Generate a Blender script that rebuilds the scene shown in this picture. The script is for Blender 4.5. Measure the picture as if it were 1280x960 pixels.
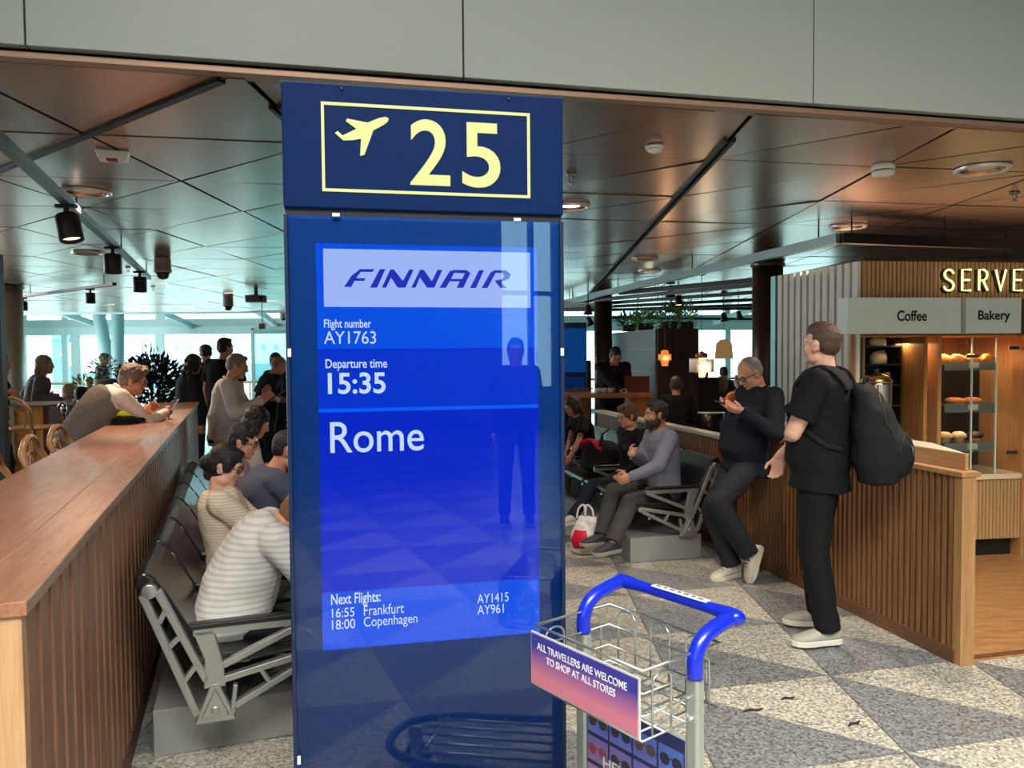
import bpy, bmesh, math, random
from mathutils import Vector, Matrix, Quaternion, noise
for _o in list(bpy.data.objects):
    bpy.data.objects.remove(_o)
random.seed(7)
SC = bpy.context.scene
COL = SC.collection
PI = math.pi
def R(d): return math.radians(d)

# ------------------------------------------------------------------ camera
FPX = 960.0
CAM_H = 1.60
PITCH = 2.2
ROLL = 0.45
cam_data = bpy.data.cameras.new('camera')
cam_data.sensor_width = 36.0
cam_data.lens = FPX / 1280.0 * 36.0
cam_data.clip_start = 0.05
cam_data.clip_end = 400
cam = bpy.data.objects.new('camera', cam_data)
COL.objects.link(cam)
CAM_M = Matrix.Translation((0, 0, CAM_H)) @ Matrix.Rotation(R(90 - PITCH), 4, 'X') @ Matrix.Rotation(R(-ROLL), 4, 'Z')
cam.matrix_world = CAM_M
SC.camera = cam

# ------------------------------------------------------------------ world, light, exposure
SC.view_settings.view_transform = 'Standard'
SC.view_settings.look = 'None'
SC.view_settings.gamma = 1.0
SC.view_settings.use_curve_mapping = False
SC.view_settings.exposure = 0.0
SKY_STRENGTH = 6.5
w = bpy.data.worlds.new('daylight_sky')
SC.world = w
w.use_nodes = True
bg = w.node_tree.nodes['Background']
bg.inputs[0].default_value = (0.80, 0.97, 1.0, 1)
bg.inputs[1].default_value = SKY_STRENGTH

def area_light(name, loc, target, sx, sy, power, color=(1, 1, 1)):
    d = bpy.data.lights.new(name, 'AREA')
    d.shape = 'RECTANGLE'; d.size = sx; d.size_y = sy
    d.energy = power; d.color = color
    o = bpy.data.objects.new(name, d)
    COL.objects.link(o)
    o.location = loc
    o.rotation_euler = (Vector(target) - Vector(loc)).to_track_quat('-Z', 'Y').to_euler()
    return o
def spot_light(name, loc, target, power, angle=50, color=(1, .8, .6), blend=.6, r=.04):
    d = bpy.data.lights.new(name, 'SPOT')
    d.energy = power; d.spot_size = R(angle); d.spot_blend = blend; d.color = color
    d.shadow_soft_size = r
    o = bpy.data.objects.new(name, d)
    COL.objects.link(o)
    o.location = loc
    o.rotation_euler = (Vector(target) - Vector(loc)).to_track_quat('-Z', 'Y').to_euler()
    return o
def point_light(name, loc, power, color=(1, .7, .4), r=.03):
    d = bpy.data.lights.new(name, 'POINT')
    d.energy = power; d.color = color; d.shadow_soft_size = r
    o = bpy.data.objects.new(name, d); COL.objects.link(o); o.location = loc
    return o

# daylight of the tall hall behind the camera: its glazed back wall and its rooflight
area_light('hall_back_glazing_daylight', (-4.0, -10.6, 3.2), (0.5, 3, 1.2), 9.0, 4.4, 235, (.93, 1, .97))
rl_ = area_light('hall_rooflight_daylight', (1.6, -1.6, 5.9), (1.8, 0.9, 0), 6.0, 3.0, 680, (1, .965, .89)); rl_.data.spread = R(95)
# daylight from the terrace glazing at the far end of the low hall
area_light('terrace_glazing_daylight', (-1.0, 21.8, 3.7), (-1, 12, 0.4), 26, 1.6, 1500, (.84, .98, 1))
area_light('terrace_side_daylight', (-13.45, 13.5, 1.35), (0, 12.0, 1.0), 8.5, 2.1, 850, (.88, .98, 1))
# warm strip light inside the kiosk
area_light('kiosk_strip_light', (3.3, 5.95, 1.66), (3.3, 5.9, 0), 0.7, .1, 9.0, (1, .66, .34))

area_light('kiosk_roof_fill', (3.6, 6.1, 2.29), (3.6, 6.1, 3), 1.9, .25, 3.0, (1, .58, .30))  # uplight added to warm the ceiling over the kiosk; no such lamp known

# ------------------------------------------------------------------ pixel -> place helpers
def ray(px, py):
    d = CAM_M.to_3x3() @ Vector(((px - 640) / FPX, -(py - 480) / FPX, -1.0))
    return d
CAMP = Vector((0, 0, CAM_H))
def at(px, py, Y):
    d = ray(px, py)
    return CAMP + d * (Y / d.y)
def at_z(px, py, z):
    d = ray(px, py)
    return CAMP + d * ((z - CAM_H) / d.z)
def at_plane(px, py, p, n):
    d = ray(px, py); p = Vector(p); n = Vector(n)
    return CAMP + d * ((p - CAMP).dot(n) / d.dot(n))

# ------------------------------------------------------------------ materials
def lin(c):
    def f(v):
        return v / 12.92 if v <= .04045 else ((v + .055) / 1.055) ** 2.4
    return tuple(f(v / 255.0) for v in c) + (1.0,)
MATS = {}
def mat(name, rgb, rough=.6, metal=0.0, spec=.5, noise_amt=0.0, noise_scale=20, bump=0.0, bump_scale=60, coat=0.0, sss=0.0, emit=None, emit_s=0.0, stretch=None, sheen=0.0):
    if name in MATS: return MATS[name]
    m = bpy.data.materials.new(name); MATS[name] = m
    m.use_nodes = True
    nt = m.node_tree; N = nt.nodes; L = nt.links
    b = N['Principled BSDF']
    c = lin(rgb)
    b.inputs['Base Color'].default_value = c
    b.inputs['Roughness'].default_value = rough
    b.inputs['Metallic'].default_value = metal
    b.inputs['Specular IOR Level'].default_value = spec
    if coat: b.inputs['Coat Weight'].default_value = coat; b.inputs['Coat Roughness'].default_value = .05
    if sheen: b.inputs['Sheen Weight'].default_value = sheen
    if sss:
        b.inputs['Subsurface Weight'].default_value = sss
        b.inputs['Subsurface Radius'].default_value = (.012, .005, .003)
        b.inputs['Subsurface Scale'].default_value = 1.0
    if emit:
        b.inputs['Emission Color'].default_value = lin(emit); b.inputs['Emission Strength'].default_value = emit_s
    if noise_amt or bump:
        tc = N.new('ShaderNodeTexCoord'); mp = N.new('ShaderNodeMapping')
        L.new(tc.outputs['Object'], mp.inputs['Vector'])
        if stretch: mp.inputs['Scale'].default_value = stretch
    if noise_amt:
        n = N.new('ShaderNodeTexNoise'); n.inputs['Scale'].default_value = noise_scale; n.inputs['Detail'].default_value = 4
        L.new(mp.outputs[0], n.inputs['Vector'])
        mx = N.new('ShaderNodeMixRGB')
        mx.inputs[1].default_value = tuple(max(0, v * (1 - noise_amt)) for v in c[:3]) + (1,)
        mx.inputs[2].default_value = tuple(min(1, v * (1 + noise_amt)) for v in c[:3]) + (1,)
        L.new(n.outputs['Fac'], mx.inputs[0]); L.new(mx.outputs[0], b.inputs['Base Color'])
    if bump:
        n2 = N.new('ShaderNodeTexNoise'); n2.inputs['Scale'].default_value = bump_scale; n2.inputs['Detail'].default_value = 3
        L.new(mp.outputs[0], n2.inputs['Vector'])
        bm_ = N.new('ShaderNodeBump'); bm_.inputs['Strength'].default_value = bump; bm_.inputs['Distance'].default_value = .01
        L.new(n2.outputs['Fac'], bm_.inputs['Height']); L.new(bm_.outputs[0], b.inputs['Normal'])
    return m
def wood(name, rgb_a, rgb_b, rough=.4, scale=(30, 30, 1.2), coat=0.0):
    if name in MATS: return MATS[name]
    m = mat(name, rgb_a, rough, coat=coat)
    nt = m.node_tree; N = nt.nodes; L = nt.links; b = N['Principled BSDF']
    tc = N.new('ShaderNodeTexCoord'); mp = N.new('ShaderNodeMapping'); mp.inputs['Scale'].default_value = scale
    L.new(tc.outputs['Object'], mp.inputs['Vector'])
    n = N.new('ShaderNodeTexNoise'); n.inputs['Scale'].default_value = 2.0; n.inputs['Detail'].default_value = 6; n.inputs['Distortion'].default_value = .6
    L.new(mp.outputs[0], n.inputs['Vector'])
    n2 = N.new('ShaderNodeTexNoise'); n2.inputs['Scale'].default_value = 9.0; n2.inputs['Detail'].default_value = 3
    L.new(mp.outputs[0], n2.inputs['Vector'])
    ad = N.new('ShaderNodeMath'); ad.operation = 'MULTIPLY_ADD'; ad.inputs[1].default_value = .4
    L.new(n2.outputs['Fac'], ad.inputs[0]); L.new(n.outputs['Fac'], ad.inputs[2])
    r = N.new('ShaderNodeValToRGB')
    r.color_ramp.elements[0].position = .45; r.color_ramp.elements[0].color = lin(rgb_a)
    r.color_ramp.elements[1].position = .85; r.color_ramp.elements[1].color = lin(rgb_b)
    L.new(ad.outputs[0], r.inputs[0]); L.new(r.outputs[0], b.inputs['Base Color'])
    return m

# ------------------------------------------------------------------ objects
def link(o, parent=None):
    COL.objects.link(o)
    if parent is not None: o.parent = parent
    return o
def tag(o, label, cat, group=None, kind=None):
    o['label'] = label; o['category'] = cat
    if group: o['group'] = group
    if kind: o['kind'] = kind
    return o
def thing(name, label, cat, loc=(0, 0, 0), rz=0.0, group=None):
    o = bpy.data.objects.new(name, None); COL.objects.link(o)
    o.empty_display_size = .1
    o.location = loc; o.rotation_euler = (0, 0, rz)
    return tag(o, label, cat, group)
def children(o): return [c for c in bpy.data.objects if c.parent == o]
def dup(root, loc, rz=None, label=None, scale=None):
    r = root.copy(); COL.objects.link(r); r.location = loc
    if rz is not None: r.rotation_euler = (0, 0, rz)
    if label: r['label'] = label
    if scale: r.scale = scale
    for ch in list(root.children):
        c = ch.copy(); COL.objects.link(c); c.parent = r
        for g in list(ch.children):
            d = g.copy(); COL.objects.link(d); d.parent = c
    return r

class MB:
    """collects shapes and links them as ONE mesh object"""
    def __init__(s): s.v = []; s.f = []; s.sm = []
    def add(s, verts, faces, smooth=False):
        k = len(s.v); s.v += [Vector(p) for p in verts]
        for f in faces: s.f.append([i + k for i in f]); s.sm.append(smooth)
        return s
    def box(s, c, size, rz=0.0, M=None):
        hx, hy, hz = size[0] / 2, size[1] / 2, size[2] / 2
        if M is None: M = Matrix.Rotation(rz, 3, 'Z')
        c = Vector(c)
        vs = [c + M @ Vector((x * hx, y * hy, z * hz)) for z in (-1, 1) for y in (-1, 1) for x in (-1, 1)]
        return s.add(vs, [(0, 2, 3, 1), (4, 5, 7, 6), (0, 1, 5, 4), (2, 6, 7, 3), (0, 4, 6, 2), (1, 3, 7, 5)])
    def box2(s, a, b):
        return s.box([(a[i] + b[i]) / 2 for i in range(3)], [abs(b[i] - a[i]) for i in range(3)])
    def bar(s, p0, p1, w, h, up=(0, 0, 1)):
        p0 = Vector(p0); p1 = Vector(p1); d = (p1 - p0); L = d.length; d.normalize()
        u = Vector(up)
        if abs(d.dot(u)) > .98: u = Vector((1, 0, 0))
        sx = d.cross(u).normalized(); sz = sx.cross(d).normalized()
        M = Matrix((sx, d, sz)).transposed()
        return s.box((p0 + p1) / 2, (w, L, h), M=M)
    def prism(s, poly, depth, o=(0, 0, 0), ux=(1, 0, 0), uy=(0, 0, 1), smooth=False):
        """polygon (x,y list) in plane ux,uy at o, extruded by depth along ux x uy"""
        o = Vector(o); ux = Vector(ux); uy = Vector(uy); n = ux.cross(uy).normalized()
        a = [o + ux * p[0] + uy * p[1] for p in poly]; b = [p + n * depth for p in a]
        k = len(a)
        area = sum(poly[i][0] * poly[(i + 1) % k][1] - poly[(i + 1) % k][0] * poly[i][1] for i in range(k))
        f = [list(range(k))[::-1], [i + k for i in range(k)]] + [[i, (i + 1) % k, (i + 1) % k + k, i + k] for i in range(k)]
        if area < 0: f = [x[::-1] for x in f]
        if depth < 0: f = [x[::-1] for x in f]
        return s.add(a + b, f, smooth)
    def tube(s, path, r, n=8, closed=False, caps=True, smooth=True):
        P = [Vector(p) for p in path]; m = len(P)
        rr = r if isinstance(r, (list, tuple)) else [r] * m
        T = []
        for i in range(m):
            a = P[i - 1] if (i > 0 or closed) else P[i]
            b = P[(i + 1) % m] if (i < m - 1 or closed) else P[i]
            t = (b - a)
            T.append(t.normalized() if t.length > 1e-9 else Vector((0, 0, 1)))
        u = T[0].orthogonal().normalized()
        vs = []
        for i in range(m):
            if i > 0:
                q = T[i - 1].rotation_difference(T[i]); u = q @ u
            u = (u - T[i] * u.dot(T[i])).normalized(); w_ = T[i].cross(u)
            for j in range(n):
                a = 2 * PI * j / n
                vs.append(P[i] + (u * math.cos(a) + w_ * math.sin(a)) * rr[i])
        f = []
        for i in range(m if closed else m - 1):
            i2 = (i + 1) % m
            for j in range(n):
                j2 = (j + 1) % n
                f.append([i * n + j, i * n + j2, i2 * n + j2, i2 * n + j])
        if caps and not closed:
            f.append(list(range(n))[::-1]); f.append([(m - 1) * n + j for j in range(n)])
        return s.add(vs, f, smooth)
    def lathe(s, prof, c=(0, 0, 0), n=24, axis='z', smooth=True, caps=True):
        c = Vector(c); vs = []; m = len(prof)
        for (r, z) in prof:
            for j in range(n):
                a = 2 * PI * j / n
                p = Vector((r * math.cos(a), r * math.sin(a), z))
                if axis == 'y': p = Vector((p.x, -p.z, p.y))
                if axis == 'x': p = Vector((p.z, p.x, p.y))
                vs.append(c + p)
        f = [[i * n + j, i * n + (j + 1) % n, (i + 1) * n + (j + 1) % n, (i + 1) * n + j] for i in range(m - 1) for j in range(n)]
        if caps:
            if prof[0][0] > 1e-6: f.append(list(range(n))[::-1])
            if prof[-1][0] > 1e-6: f.append([(m - 1) * n + j for j in range(n)])
        return s.add(vs, f, smooth)
    def ell(s, c, rad, M=None, nu=16, nv=10, smooth=True):
        c = Vector(c); vs = []; f = []
        M = M or Matrix.Identity(3)
        for i in range(nv + 1):
            t = PI * i / nv
            for j in range(nu):
                a = 2 * PI * j / nu
                vs.append(c + M @ Vector((rad[0] * math.sin(t) * math.cos(a), rad[1] * math.sin(t) * math.sin(a), -rad[2] * math.cos(t))))
        for i in range(nv):
            for j in range(nu):
                f.append([i * nu + j, i * nu + (j + 1) % nu, (i + 1) * nu + (j + 1) % nu, (i + 1) * nu + j])
        return s.add(vs, f, smooth)
    def cap(s, p0, p1, r0, r1=None, n=12):
        """round-ended tapered capsule"""
        p0 = Vector(p0); p1 = Vector(p1); r1 = r0 if r1 is None else r1
        d = p1 - p0
        if d.length < 1e-6: return s.ell(p0, (r0, r0, r0))
        d.normalize()
        path = []; rr = []
        for k in range(5):
            a = PI / 2 * k / 4 * .98 + .03
            path.append(p0 - d * r0 * math.cos(a)); rr.append(max(1e-4, r0 * math.sin(a)))
        for k in range(5):
            a = PI / 2 * (4 - k) / 4 * .98 + .03
            path.append(p1 + d * r1 * math.cos(a)); rr.append(max(1e-4, r1 * math.sin(a)))
        return s.tube(path, rr, n)
    def loft(s, secs, n=20, smooth=True):
        """closed loft through ellipses: (centre, half-width vector, half-depth vector)"""
        vs = []
        for (c, a, b) in secs:
            c = Vector(c); a = Vector(a); b = Vector(b)
            for j in range(n):
                t = 2 * PI * j / n
                ct, st = math.cos(t), math.sin(t)
                e = .85
                vs.append(c + a * math.copysign(abs(ct) ** e, ct) + b * math.copysign(abs(st) ** e, st))
        m = len(secs)
        f = [[i * n + j, i * n + (j + 1) % n, (i + 1) * n + (j + 1) % n, (i + 1) * n + j] for i in range(m - 1) for j in range(n)]
        f.append(list(range(n))[::-1]); f.append([(m - 1) * n + j for j in range(n)])
        return s.add(vs, f, smooth)
    def mesh(s, name):
        me = bpy.data.meshes.new(name)
        me.from_pydata([tuple(p) for p in s.v], [], s.f)
        me.polygons.foreach_set('use_smooth', s.sm)
        me.update()
        return me
    def build(s, name, m, parent=None, bevel=0.0, recalc=True, seg=2):
        me = s.mesh(name)
        if recalc:
            bm = bmesh.new(); bm.from_mesh(me)
            bmesh.ops.recalc_face_normals(bm, faces=bm.faces)
            bm.to_mesh(me); bm.free()
        me.materials.append(m)
        o = bpy.data.objects.new(name, me); link(o, parent)
        if bevel:
            b = o.modifiers.new('bevel', 'BEVEL'); b.width = bevel; b.segments = seg; b.limit_method = 'ANGLE'; b.angle_limit = R(40)
        return o
def struct(name, mb, m, **k):
    o = mb.build(name, m, **k); o['kind'] = 'structure'; return o

def smooth_path(pts, k=4, closed=False):
    """Catmull-Rom through points"""
    P = [Vector(p) for p in pts]; n = len(P); out = []
    rng = range(n if closed else n - 1)
    for i in rng:
        p0 = P[(i - 1) % n] if (closed or i > 0) else P[i]
        p1 = P[i]; p2 = P[(i + 1) % n]
        p3 = P[(i + 2) % n] if (closed or i + 2 < n) else P[(i + 1) % n]
        for j in range(k):
            t = j / k
            out.append(.5 * ((2 * p1) + (p2 - p0) * t + (2 * p0 - 5 * p1 + 4 * p2 - p3) * t * t + (-p0 + 3 * p1 - 3 * p2 + p3) * t ** 3))
    if not closed: out.append(P[-1])
    return out

def text_obj(name, txt, m, parent, x0, z0, x1, z1, y, bold=0.0, thick=.0015, shear=0.0, rotx=True, keep=False):
    """lettering fitted into the box x0..x1, z0..z1 of the parent's local front plane (y)"""
    cu = bpy.data.curves.new(name, 'FONT')
    cu.body = txt; cu.offset = bold; cu.shear = shear; cu.extrude = 0.001; cu.resolution_u = 6
    tmp = bpy.data.objects.new('tmp_text', cu); COL.objects.link(tmp)
    dg = bpy.context.evaluated_depsgraph_get()
    me = bpy.data.meshes.new_from_object(tmp.evaluated_get(dg))
    bpy.data.objects.remove(tmp); bpy.data.curves.remove(cu)
    xs = [v.co.x for v in me.vertices]; ys = [v.co.y for v in me.vertices]
    ax, bx, ay, by = min(xs), max(xs), min(ys), max(ys)
    sx = (x1 - x0) / (bx - ax); sz = (z1 - z0) / (by - ay)
    if keep: sx = sz
    for v in me.vertices:
        zz = v.co.z
        v.co = Vector((x0 + (v.co.x - ax) * sx, y - (zz / .001 + 1) / 2 * thick, z0 + (v.co.y - ay) * sz))
    me.name = name
    me.materials.clear(); me.materials.append(m)
    for p in me.polygons: p.use_smooth = False
    o = bpy.data.objects.new(name, me); link(o, parent)
    return o
# ================================================================== THE SETTING
CEIL = 2.60
# lattice of the terrazzo floor and of the ceiling panels
FU = Vector((.79, .18)); FV = Vector((0.0, .74)); FO = Vector((1.56, 3.746))
CU_ = Vector((.985, .18)); CV_ = Vector((.028, .93)); CO_ = Vector((-1.91, 3.50))

def floor_material():
    m = mat('terrazzo_floor', (150, 150, 145), .32, spec=.4)
    nt = m.node_tree; N = nt.nodes; L = nt.links; b = N['Principled BSDF']
    geo = N.new('ShaderNodeNewGeometry'); sep = N.new('ShaderNodeSeparateXYZ'); L.new(geo.outputs['Position'], sep.inputs[0])
    def math_(op, a, bb=None, c=None):
        n = N.new('ShaderNodeMath'); n.operation = op
        for i, x in enumerate((a, bb, c)):
            if x is None: continue
            if isinstance(x, (int, float)): n.inputs[i].default_value = x
            else: L.new(x, n.inputs[i])
        return n.outputs[0]
    s = math_('DIVIDE', math_('SUBTRACT', sep.outputs[0], FO.x), FU.x)
    t = math_('DIVIDE', math_('SUBTRACT', math_('SUBTRACT', sep.outputs[1], FO.y), math_('MULTIPLY', s, FU.y)), FV.y)
    fs = math_('FRACT', s); ft = math_('FRACT', t); st = math_('ADD', fs, ft)
    upper = math_('GREATER_THAN', st, 1.0)
    # extra random tone for every triangle
    cell = N.new('ShaderNodeCombineXYZ'); L.new(math_('FLOOR', s), cell.inputs[0]); L.new(math_('FLOOR', t), cell.inputs[1]); L.new(upper, cell.inputs[2])
    wn = N.new('ShaderNodeTexWhiteNoise'); wn.noise_dimensions = '3D'; L.new(cell.outputs[0], wn.inputs['Vector'])
    base = N.new('ShaderNodeMixRGB'); base.inputs[1].default_value = lin((136, 138, 138)); base.inputs[2].default_value = lin((186, 182, 168))
    L.new(upper, base.inputs[0])
    var = N.new('ShaderNodeMixRGB'); var.blend_type = 'MULTIPLY'; var.inputs[0].default_value = 1
    L.new(base.outputs[0], var.inputs[1])
    vv = math_('MULTIPLY_ADD', wn.outputs['Value'], .16, .90)
    cmb = N.new('ShaderNodeCombineXYZ')
    for i in range(3): L.new(vv, cmb.inputs[i])
    L.new(cmb.outputs[0], var.inputs[2])
    # stone chips
    vo = N.new('ShaderNodeTexVoronoi'); vo.inputs['Scale'].default_value = 95; L.new(geo.outputs['Position'], vo.inputs['Vector'])
    sepc = N.new('ShaderNodeSeparateXYZ'); L.new(vo.outputs['Color'], sepc.inputs[0])
    rmp = N.new('ShaderNodeValToRGB')
    e = rmp.color_ramp.elements; e[0].position = .0; e[0].color = (.28, .28, .28, 1); e[1].position = 1.0; e[1].color = (1.5, 1.5, 1.45, 1)
    e2 = rmp.color_ramp.elements.new(.22); e2.color = (.62, .62, .62, 1)
    e3 = rmp.color_ramp.elements.new(.6); e3.color = (1, 1, 1, 1)
    L.new(sepc.outputs[0], rmp.inputs[0])
    ch = N.new('ShaderNodeMixRGB'); ch.blend_type = 'MULTIPLY'; ch.inputs[0].default_value = .85
    L.new(var.outputs[0], ch.inputs[1]); L.new(rmp.outputs[0], ch.inputs[2])
    # thin dark joints along the A direction and faint ones across
    j1 = math_('LESS_THAN', math_('ABSOLUTE', math_('SUBTRACT', math_('FRACT', math_('ADD', s, .5)), .5)), .006)
    j2 = math_('LESS_THAN', math_('ABSOLUTE', math_('SUBTRACT', math_('FRACT', math_('ADD', t, .5)), .5)), .003)
    jj = math_('MAXIMUM', j1, j2)
    jm = N.new('ShaderNodeMixRGB'); jm.inputs[2].default_value = lin((70, 70, 66)); L.new(math_('MULTIPLY', jj, .7), jm.inputs[0]); L.new(ch.outputs[0], jm.inputs[1])
    L.new(jm.outputs[0], b.inputs['Base Color'])
    return m
mb = MB(); mb.box2((-16, -11.5, -.1), (16, 24, 0)); struct('floor', mb, floor_material())

# timber floor of the coffee kiosk, edged with a timber strip
E0 = Vector((2.25, 3.89, 0)); EB = Vector((-.2249, .9744, 0)); EN = Vector((.9744, .2249, 0))   # line of the right counter, direction away and to its right
wf = wood('kiosk_floor_wood', (150, 104, 62), (186, 138, 88), .3, (3, 14, 3))
mb = MB()
p = [E0 + EN * .05 - EB * .02, E0 + EN * 6, E0 + EN * 6 + EB * 7, E0 + EN * .05 + EB * 7]
mb.prism([(q.x, q.y) for q in p], .012, (0, 0, 0), (1, 0, 0), (0, 1, 0))
struct('floor_kiosk', mb, wf)
mb = MB(); mb.bar(E0 + EN * .03 + Vector((0, 0, .009)), E0 + EN * 6 + Vector((0, 0, .009)), .035, .018); struct('trim_1', mb, wood('dark_trim_wood', (92, 56, 34), (120, 78, 48), .45))

# ---------- low ceiling: triangular brushed metal panels hung under a dark void
def ceiling_material():
    m = mat('brushed_bronze_ceiling', (158, 142, 130), .30, metal=1.0)
    nt = m.node_tree; N = nt.nodes; L = nt.links; b = N['Principled BSDF']
    b.inputs['Roughness'].default_value = .27
    tc = N.new('ShaderNodeTexCoord'); mp = N.new('ShaderNodeMapping'); mp.inputs['Scale'].default_value = (2, 2, 2)
    L.new(tc.outputs['Object'], mp.inputs[0])
    n = N.new('ShaderNodeTexNoise'); n.inputs['Scale'].default_value = 1.6; n.inputs['Detail'].default_value = 2
    L.new(mp.outputs[0], n.inputs['Vector'])
    mx = N.new('ShaderNodeMixRGB'); mx.inputs[1].default_value = lin((196, 166, 148)); mx.inputs[2].default_value = lin((210, 182, 164)); L.new(n.outputs['Fac'], mx.inputs[0]); L.new(mx.outputs[0], b.inputs['Base Color'])
    return m
FA = Vector((-1.735, 2.59)); FB_ = Vector((2.36, 3.53))          # line of the fascia's lower edge (plan)
fdir = (FB_ - FA).normalized(); fn = Vector((-fdir.y, fdir.x))    # fn points to the far side
END_Y = 17.0
mb = MB()
rc = random.Random(3)
def clip_ok(pts):
    return all((Vector(p) - FA).dot(fn) > -1.2 and p[1] < END_Y + .6 and -13.5 < p[0] < 12 for p in pts)
def clip_poly(pts, org, nrm):
    out = []
    for i in range(len(pts)):
        a, b2 = pts[i], pts[(i + 1) % len(pts)]
        da = (a - org).dot(nrm); db = (b2 - org).dot(nrm)
        if da >= 0: out.append(a)
        if (da >= 0) != (db >= 0): out.append(a + (b2 - a) * (da / (da - db)))
    return out
for i in range(-14, 16):
    for j in range(-6, 18):
        o2 = CO_ + CU_ * i + CV_ * j
        for tri in ((o2, o2 + CU_, o2 + CV_), (o2 + CU_, o2 + CU_ + CV_, o2 + CV_)):
            if not clip_ok(tri): continue
            c = (tri[0] + tri[1] + tri[2]) / 3
            ins = [p + (c - p).normalized() * .016 for p in tri]
            ins = clip_poly(ins, FA + fn * .05, fn)
            if len(ins) < 3: continue
            nx, ny = rc.uniform(-.008, .008), rc.uniform(-.008, .008)
            z = [CEIL + .005 + (p - c).x * nx + (p - c).y * ny for p in ins]
            k = len(ins)
            vs = [Vector((p.x, p.y, zz)) for p, zz in zip(ins, z)] + [Vector((p.x, p.y, zz + .03)) for p, zz in zip(ins, z)]
            f = [list(range(k))[::-1], [q + k for q in range(k)]] + [[q, (q + 1) % k, (q + 1) % k + k, q + k] for q in range(k)]
            mb.add(vs, f)
struct('ceiling', mb, ceiling_material())
mb = MB()
pl = [FA - fdir * 14 + fn * .02, FA + fdir * 16 + fn * .02, Vector((14, END_Y + .4)), Vector((-14, END_Y + .4))]
mb.prism([(p.x, p.y) for p in pl], .12, (0, 0, CEIL + .06), (1, 0, 0), (0, 1, 0))
struct('ceiling_void', mb, mat('ceiling_void_black', (22, 21, 20), .9))

# wide dark slots that hold lighting rails
slot = mat('slot_black', (30, 28, 27), .5, metal=.6)
def slot_bar(name, a, b2, w_=.05, z=CEIL - .002, split=0.0):
    mb = MB(); a = Vector((a[0], a[1], z)); b2 = Vector((b2[0], b2[1], z))
    d = (b2 - a).normalized(); sd = Vector((-d.y, d.x, 0))
    if split:
        mb.bar(a + sd * split, b2 + sd * split, w_, .012); mb.bar(a - sd * split, b2 - sd * split, w_, .012)
    else: mb.bar(a, b2, w_, .012)
    return struct(name, mb, slot)
n1 = CO_
bd = (CU_ - CV_).normalized()
slot_bar('trim_2', n1 - bd * 3.0, n1 + bd * 1.10, .034)
nr = CO_ + CU_ * 3
slot_bar('trim_3', nr - CV_ * .42, nr + CV_ * 14, .018, split=.020)
nl = CO_ + CU_
slot_bar('trim_4', nl - CV_ * .6, nl + CV_ * .55, .018, split=.018)

# ---------- fascia above: pale panels with open joints; timber-brown lip underneath
fm = mat('fascia_panel', (146, 151, 143), .45, noise_amt=.02, noise_scale=2)
seams = [at_plane(px, py, (FA.x, FA.y, 3), (fn.x, fn.y, 0)) for px, py in ((37, 50), (577, 60), (1010, 70))]
ts = [(Vector((q.x, q.y)) - FA).dot(fdir) for q in seams]
step = (ts[2] - ts[0]) / 2
edges = [ts[0] + step * k for k in range(-6, 9)]
edges[6], edges[7], edges[8] = ts
mb = MB()
for a, b2 in zip(edges[:-1], edges[1:]):
    m_ = FA + fdir * ((a + b2) / 2) - fn * .02
    mb.box((m_.x, m_.y, CEIL + .035 + 1.55), (b2 - a - .006, .04, 3.1), rz=math.atan2(fdir.y, fdir.x))
struct('wall_front', mb, fm, bevel=.002)
mb = MB()
m_ = FA + fdir * 3 + fn * .03
mb.box((m_.x, m_.y, CEIL + 1.7), (30, .06, 3.3), rz=math.atan2(fdir.y, fdir.x))
struct('wall_front_backing', mb, mat('dark_backing', (60, 58, 54), .8))
mb = MB()
lip = mat('fascia_lip', (150, 118, 98), .4, metal=.5)
for off, hh, ww in ((.0, .022, .05), (.055, .016, .04)):
    m_ = FA + fdir * 3 + fn * (off + .01)
    mb.box((m_.x, m_.y, CEIL + .012 + off * .05), (30, ww, hh), rz=math.atan2(fdir.y, fdir.x))
struct('trim_5', mb, lip, bevel=.002)

# ---------- tall hall behind the camera
hw = mat('hall_wall_grey', (118, 124, 126), .6)
mb = MB(); mb.box2((-16.2, -11.6, 0), (-16, 24, 7)); struct('wall_left', mb, hw)
mb = MB()
mb.box2((16, -11.6, 0), (16.2, 24, 6))
struct('wall_right', mb, hw)
mb = MB()
mb.box2((-16, -11.6, 0), (-8.5, -11.4, 6)); mb.box2((.8, -11.6, 0), (5.7, -11.4, 6)); mb.box2((7.1, -11.6, 0), (16, -11.4, 6)); mb.box2((5.7, -11.6, 0), (7.1, -11.4, .8)); mb.box2((-8.5, -11.6, 0), (.8, -11.4, .8)); mb.box2((-8.5, -11.6, 5.6), (16, -11.4, 6))
struct('wall_back', mb, hw)
mb = MB()
for x in (-8.5, -6.2, -3.85, -1.5, .8, 5.7, 6.5, 7.1):
    mb.box((x, -11.45, 3.2), (.12, .12, 4.9))
for z in (.8, 3.0, 5.6): mb.box((-3.85, -11.45, z), (9.3, .1, .1)); mb.box((6.4, -11.45, z), (1.4, .1, .1))
struct('window_1', mb, mat('hall_window_frame', (150, 158, 158), .5))
mb = MB()
mb.box2((-16, -11.6, 6.0), (-1.6, 2.0, 6.15)); mb.box2((4.6, -11.6, 6.0), (16, 7, 6.15)); mb.box2((-1.6, -11.6, 6), (4.6, -3.2, 6.15)); mb.box2((-1.6, 0, 6), (4.6, 6, 6.15)); mb.box2((-16, 2, 6.0), (-1.6, 6, 6.15))
struct('ceiling_hall', mb, mat('hall_ceiling', (140, 142, 140), .7))

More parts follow.
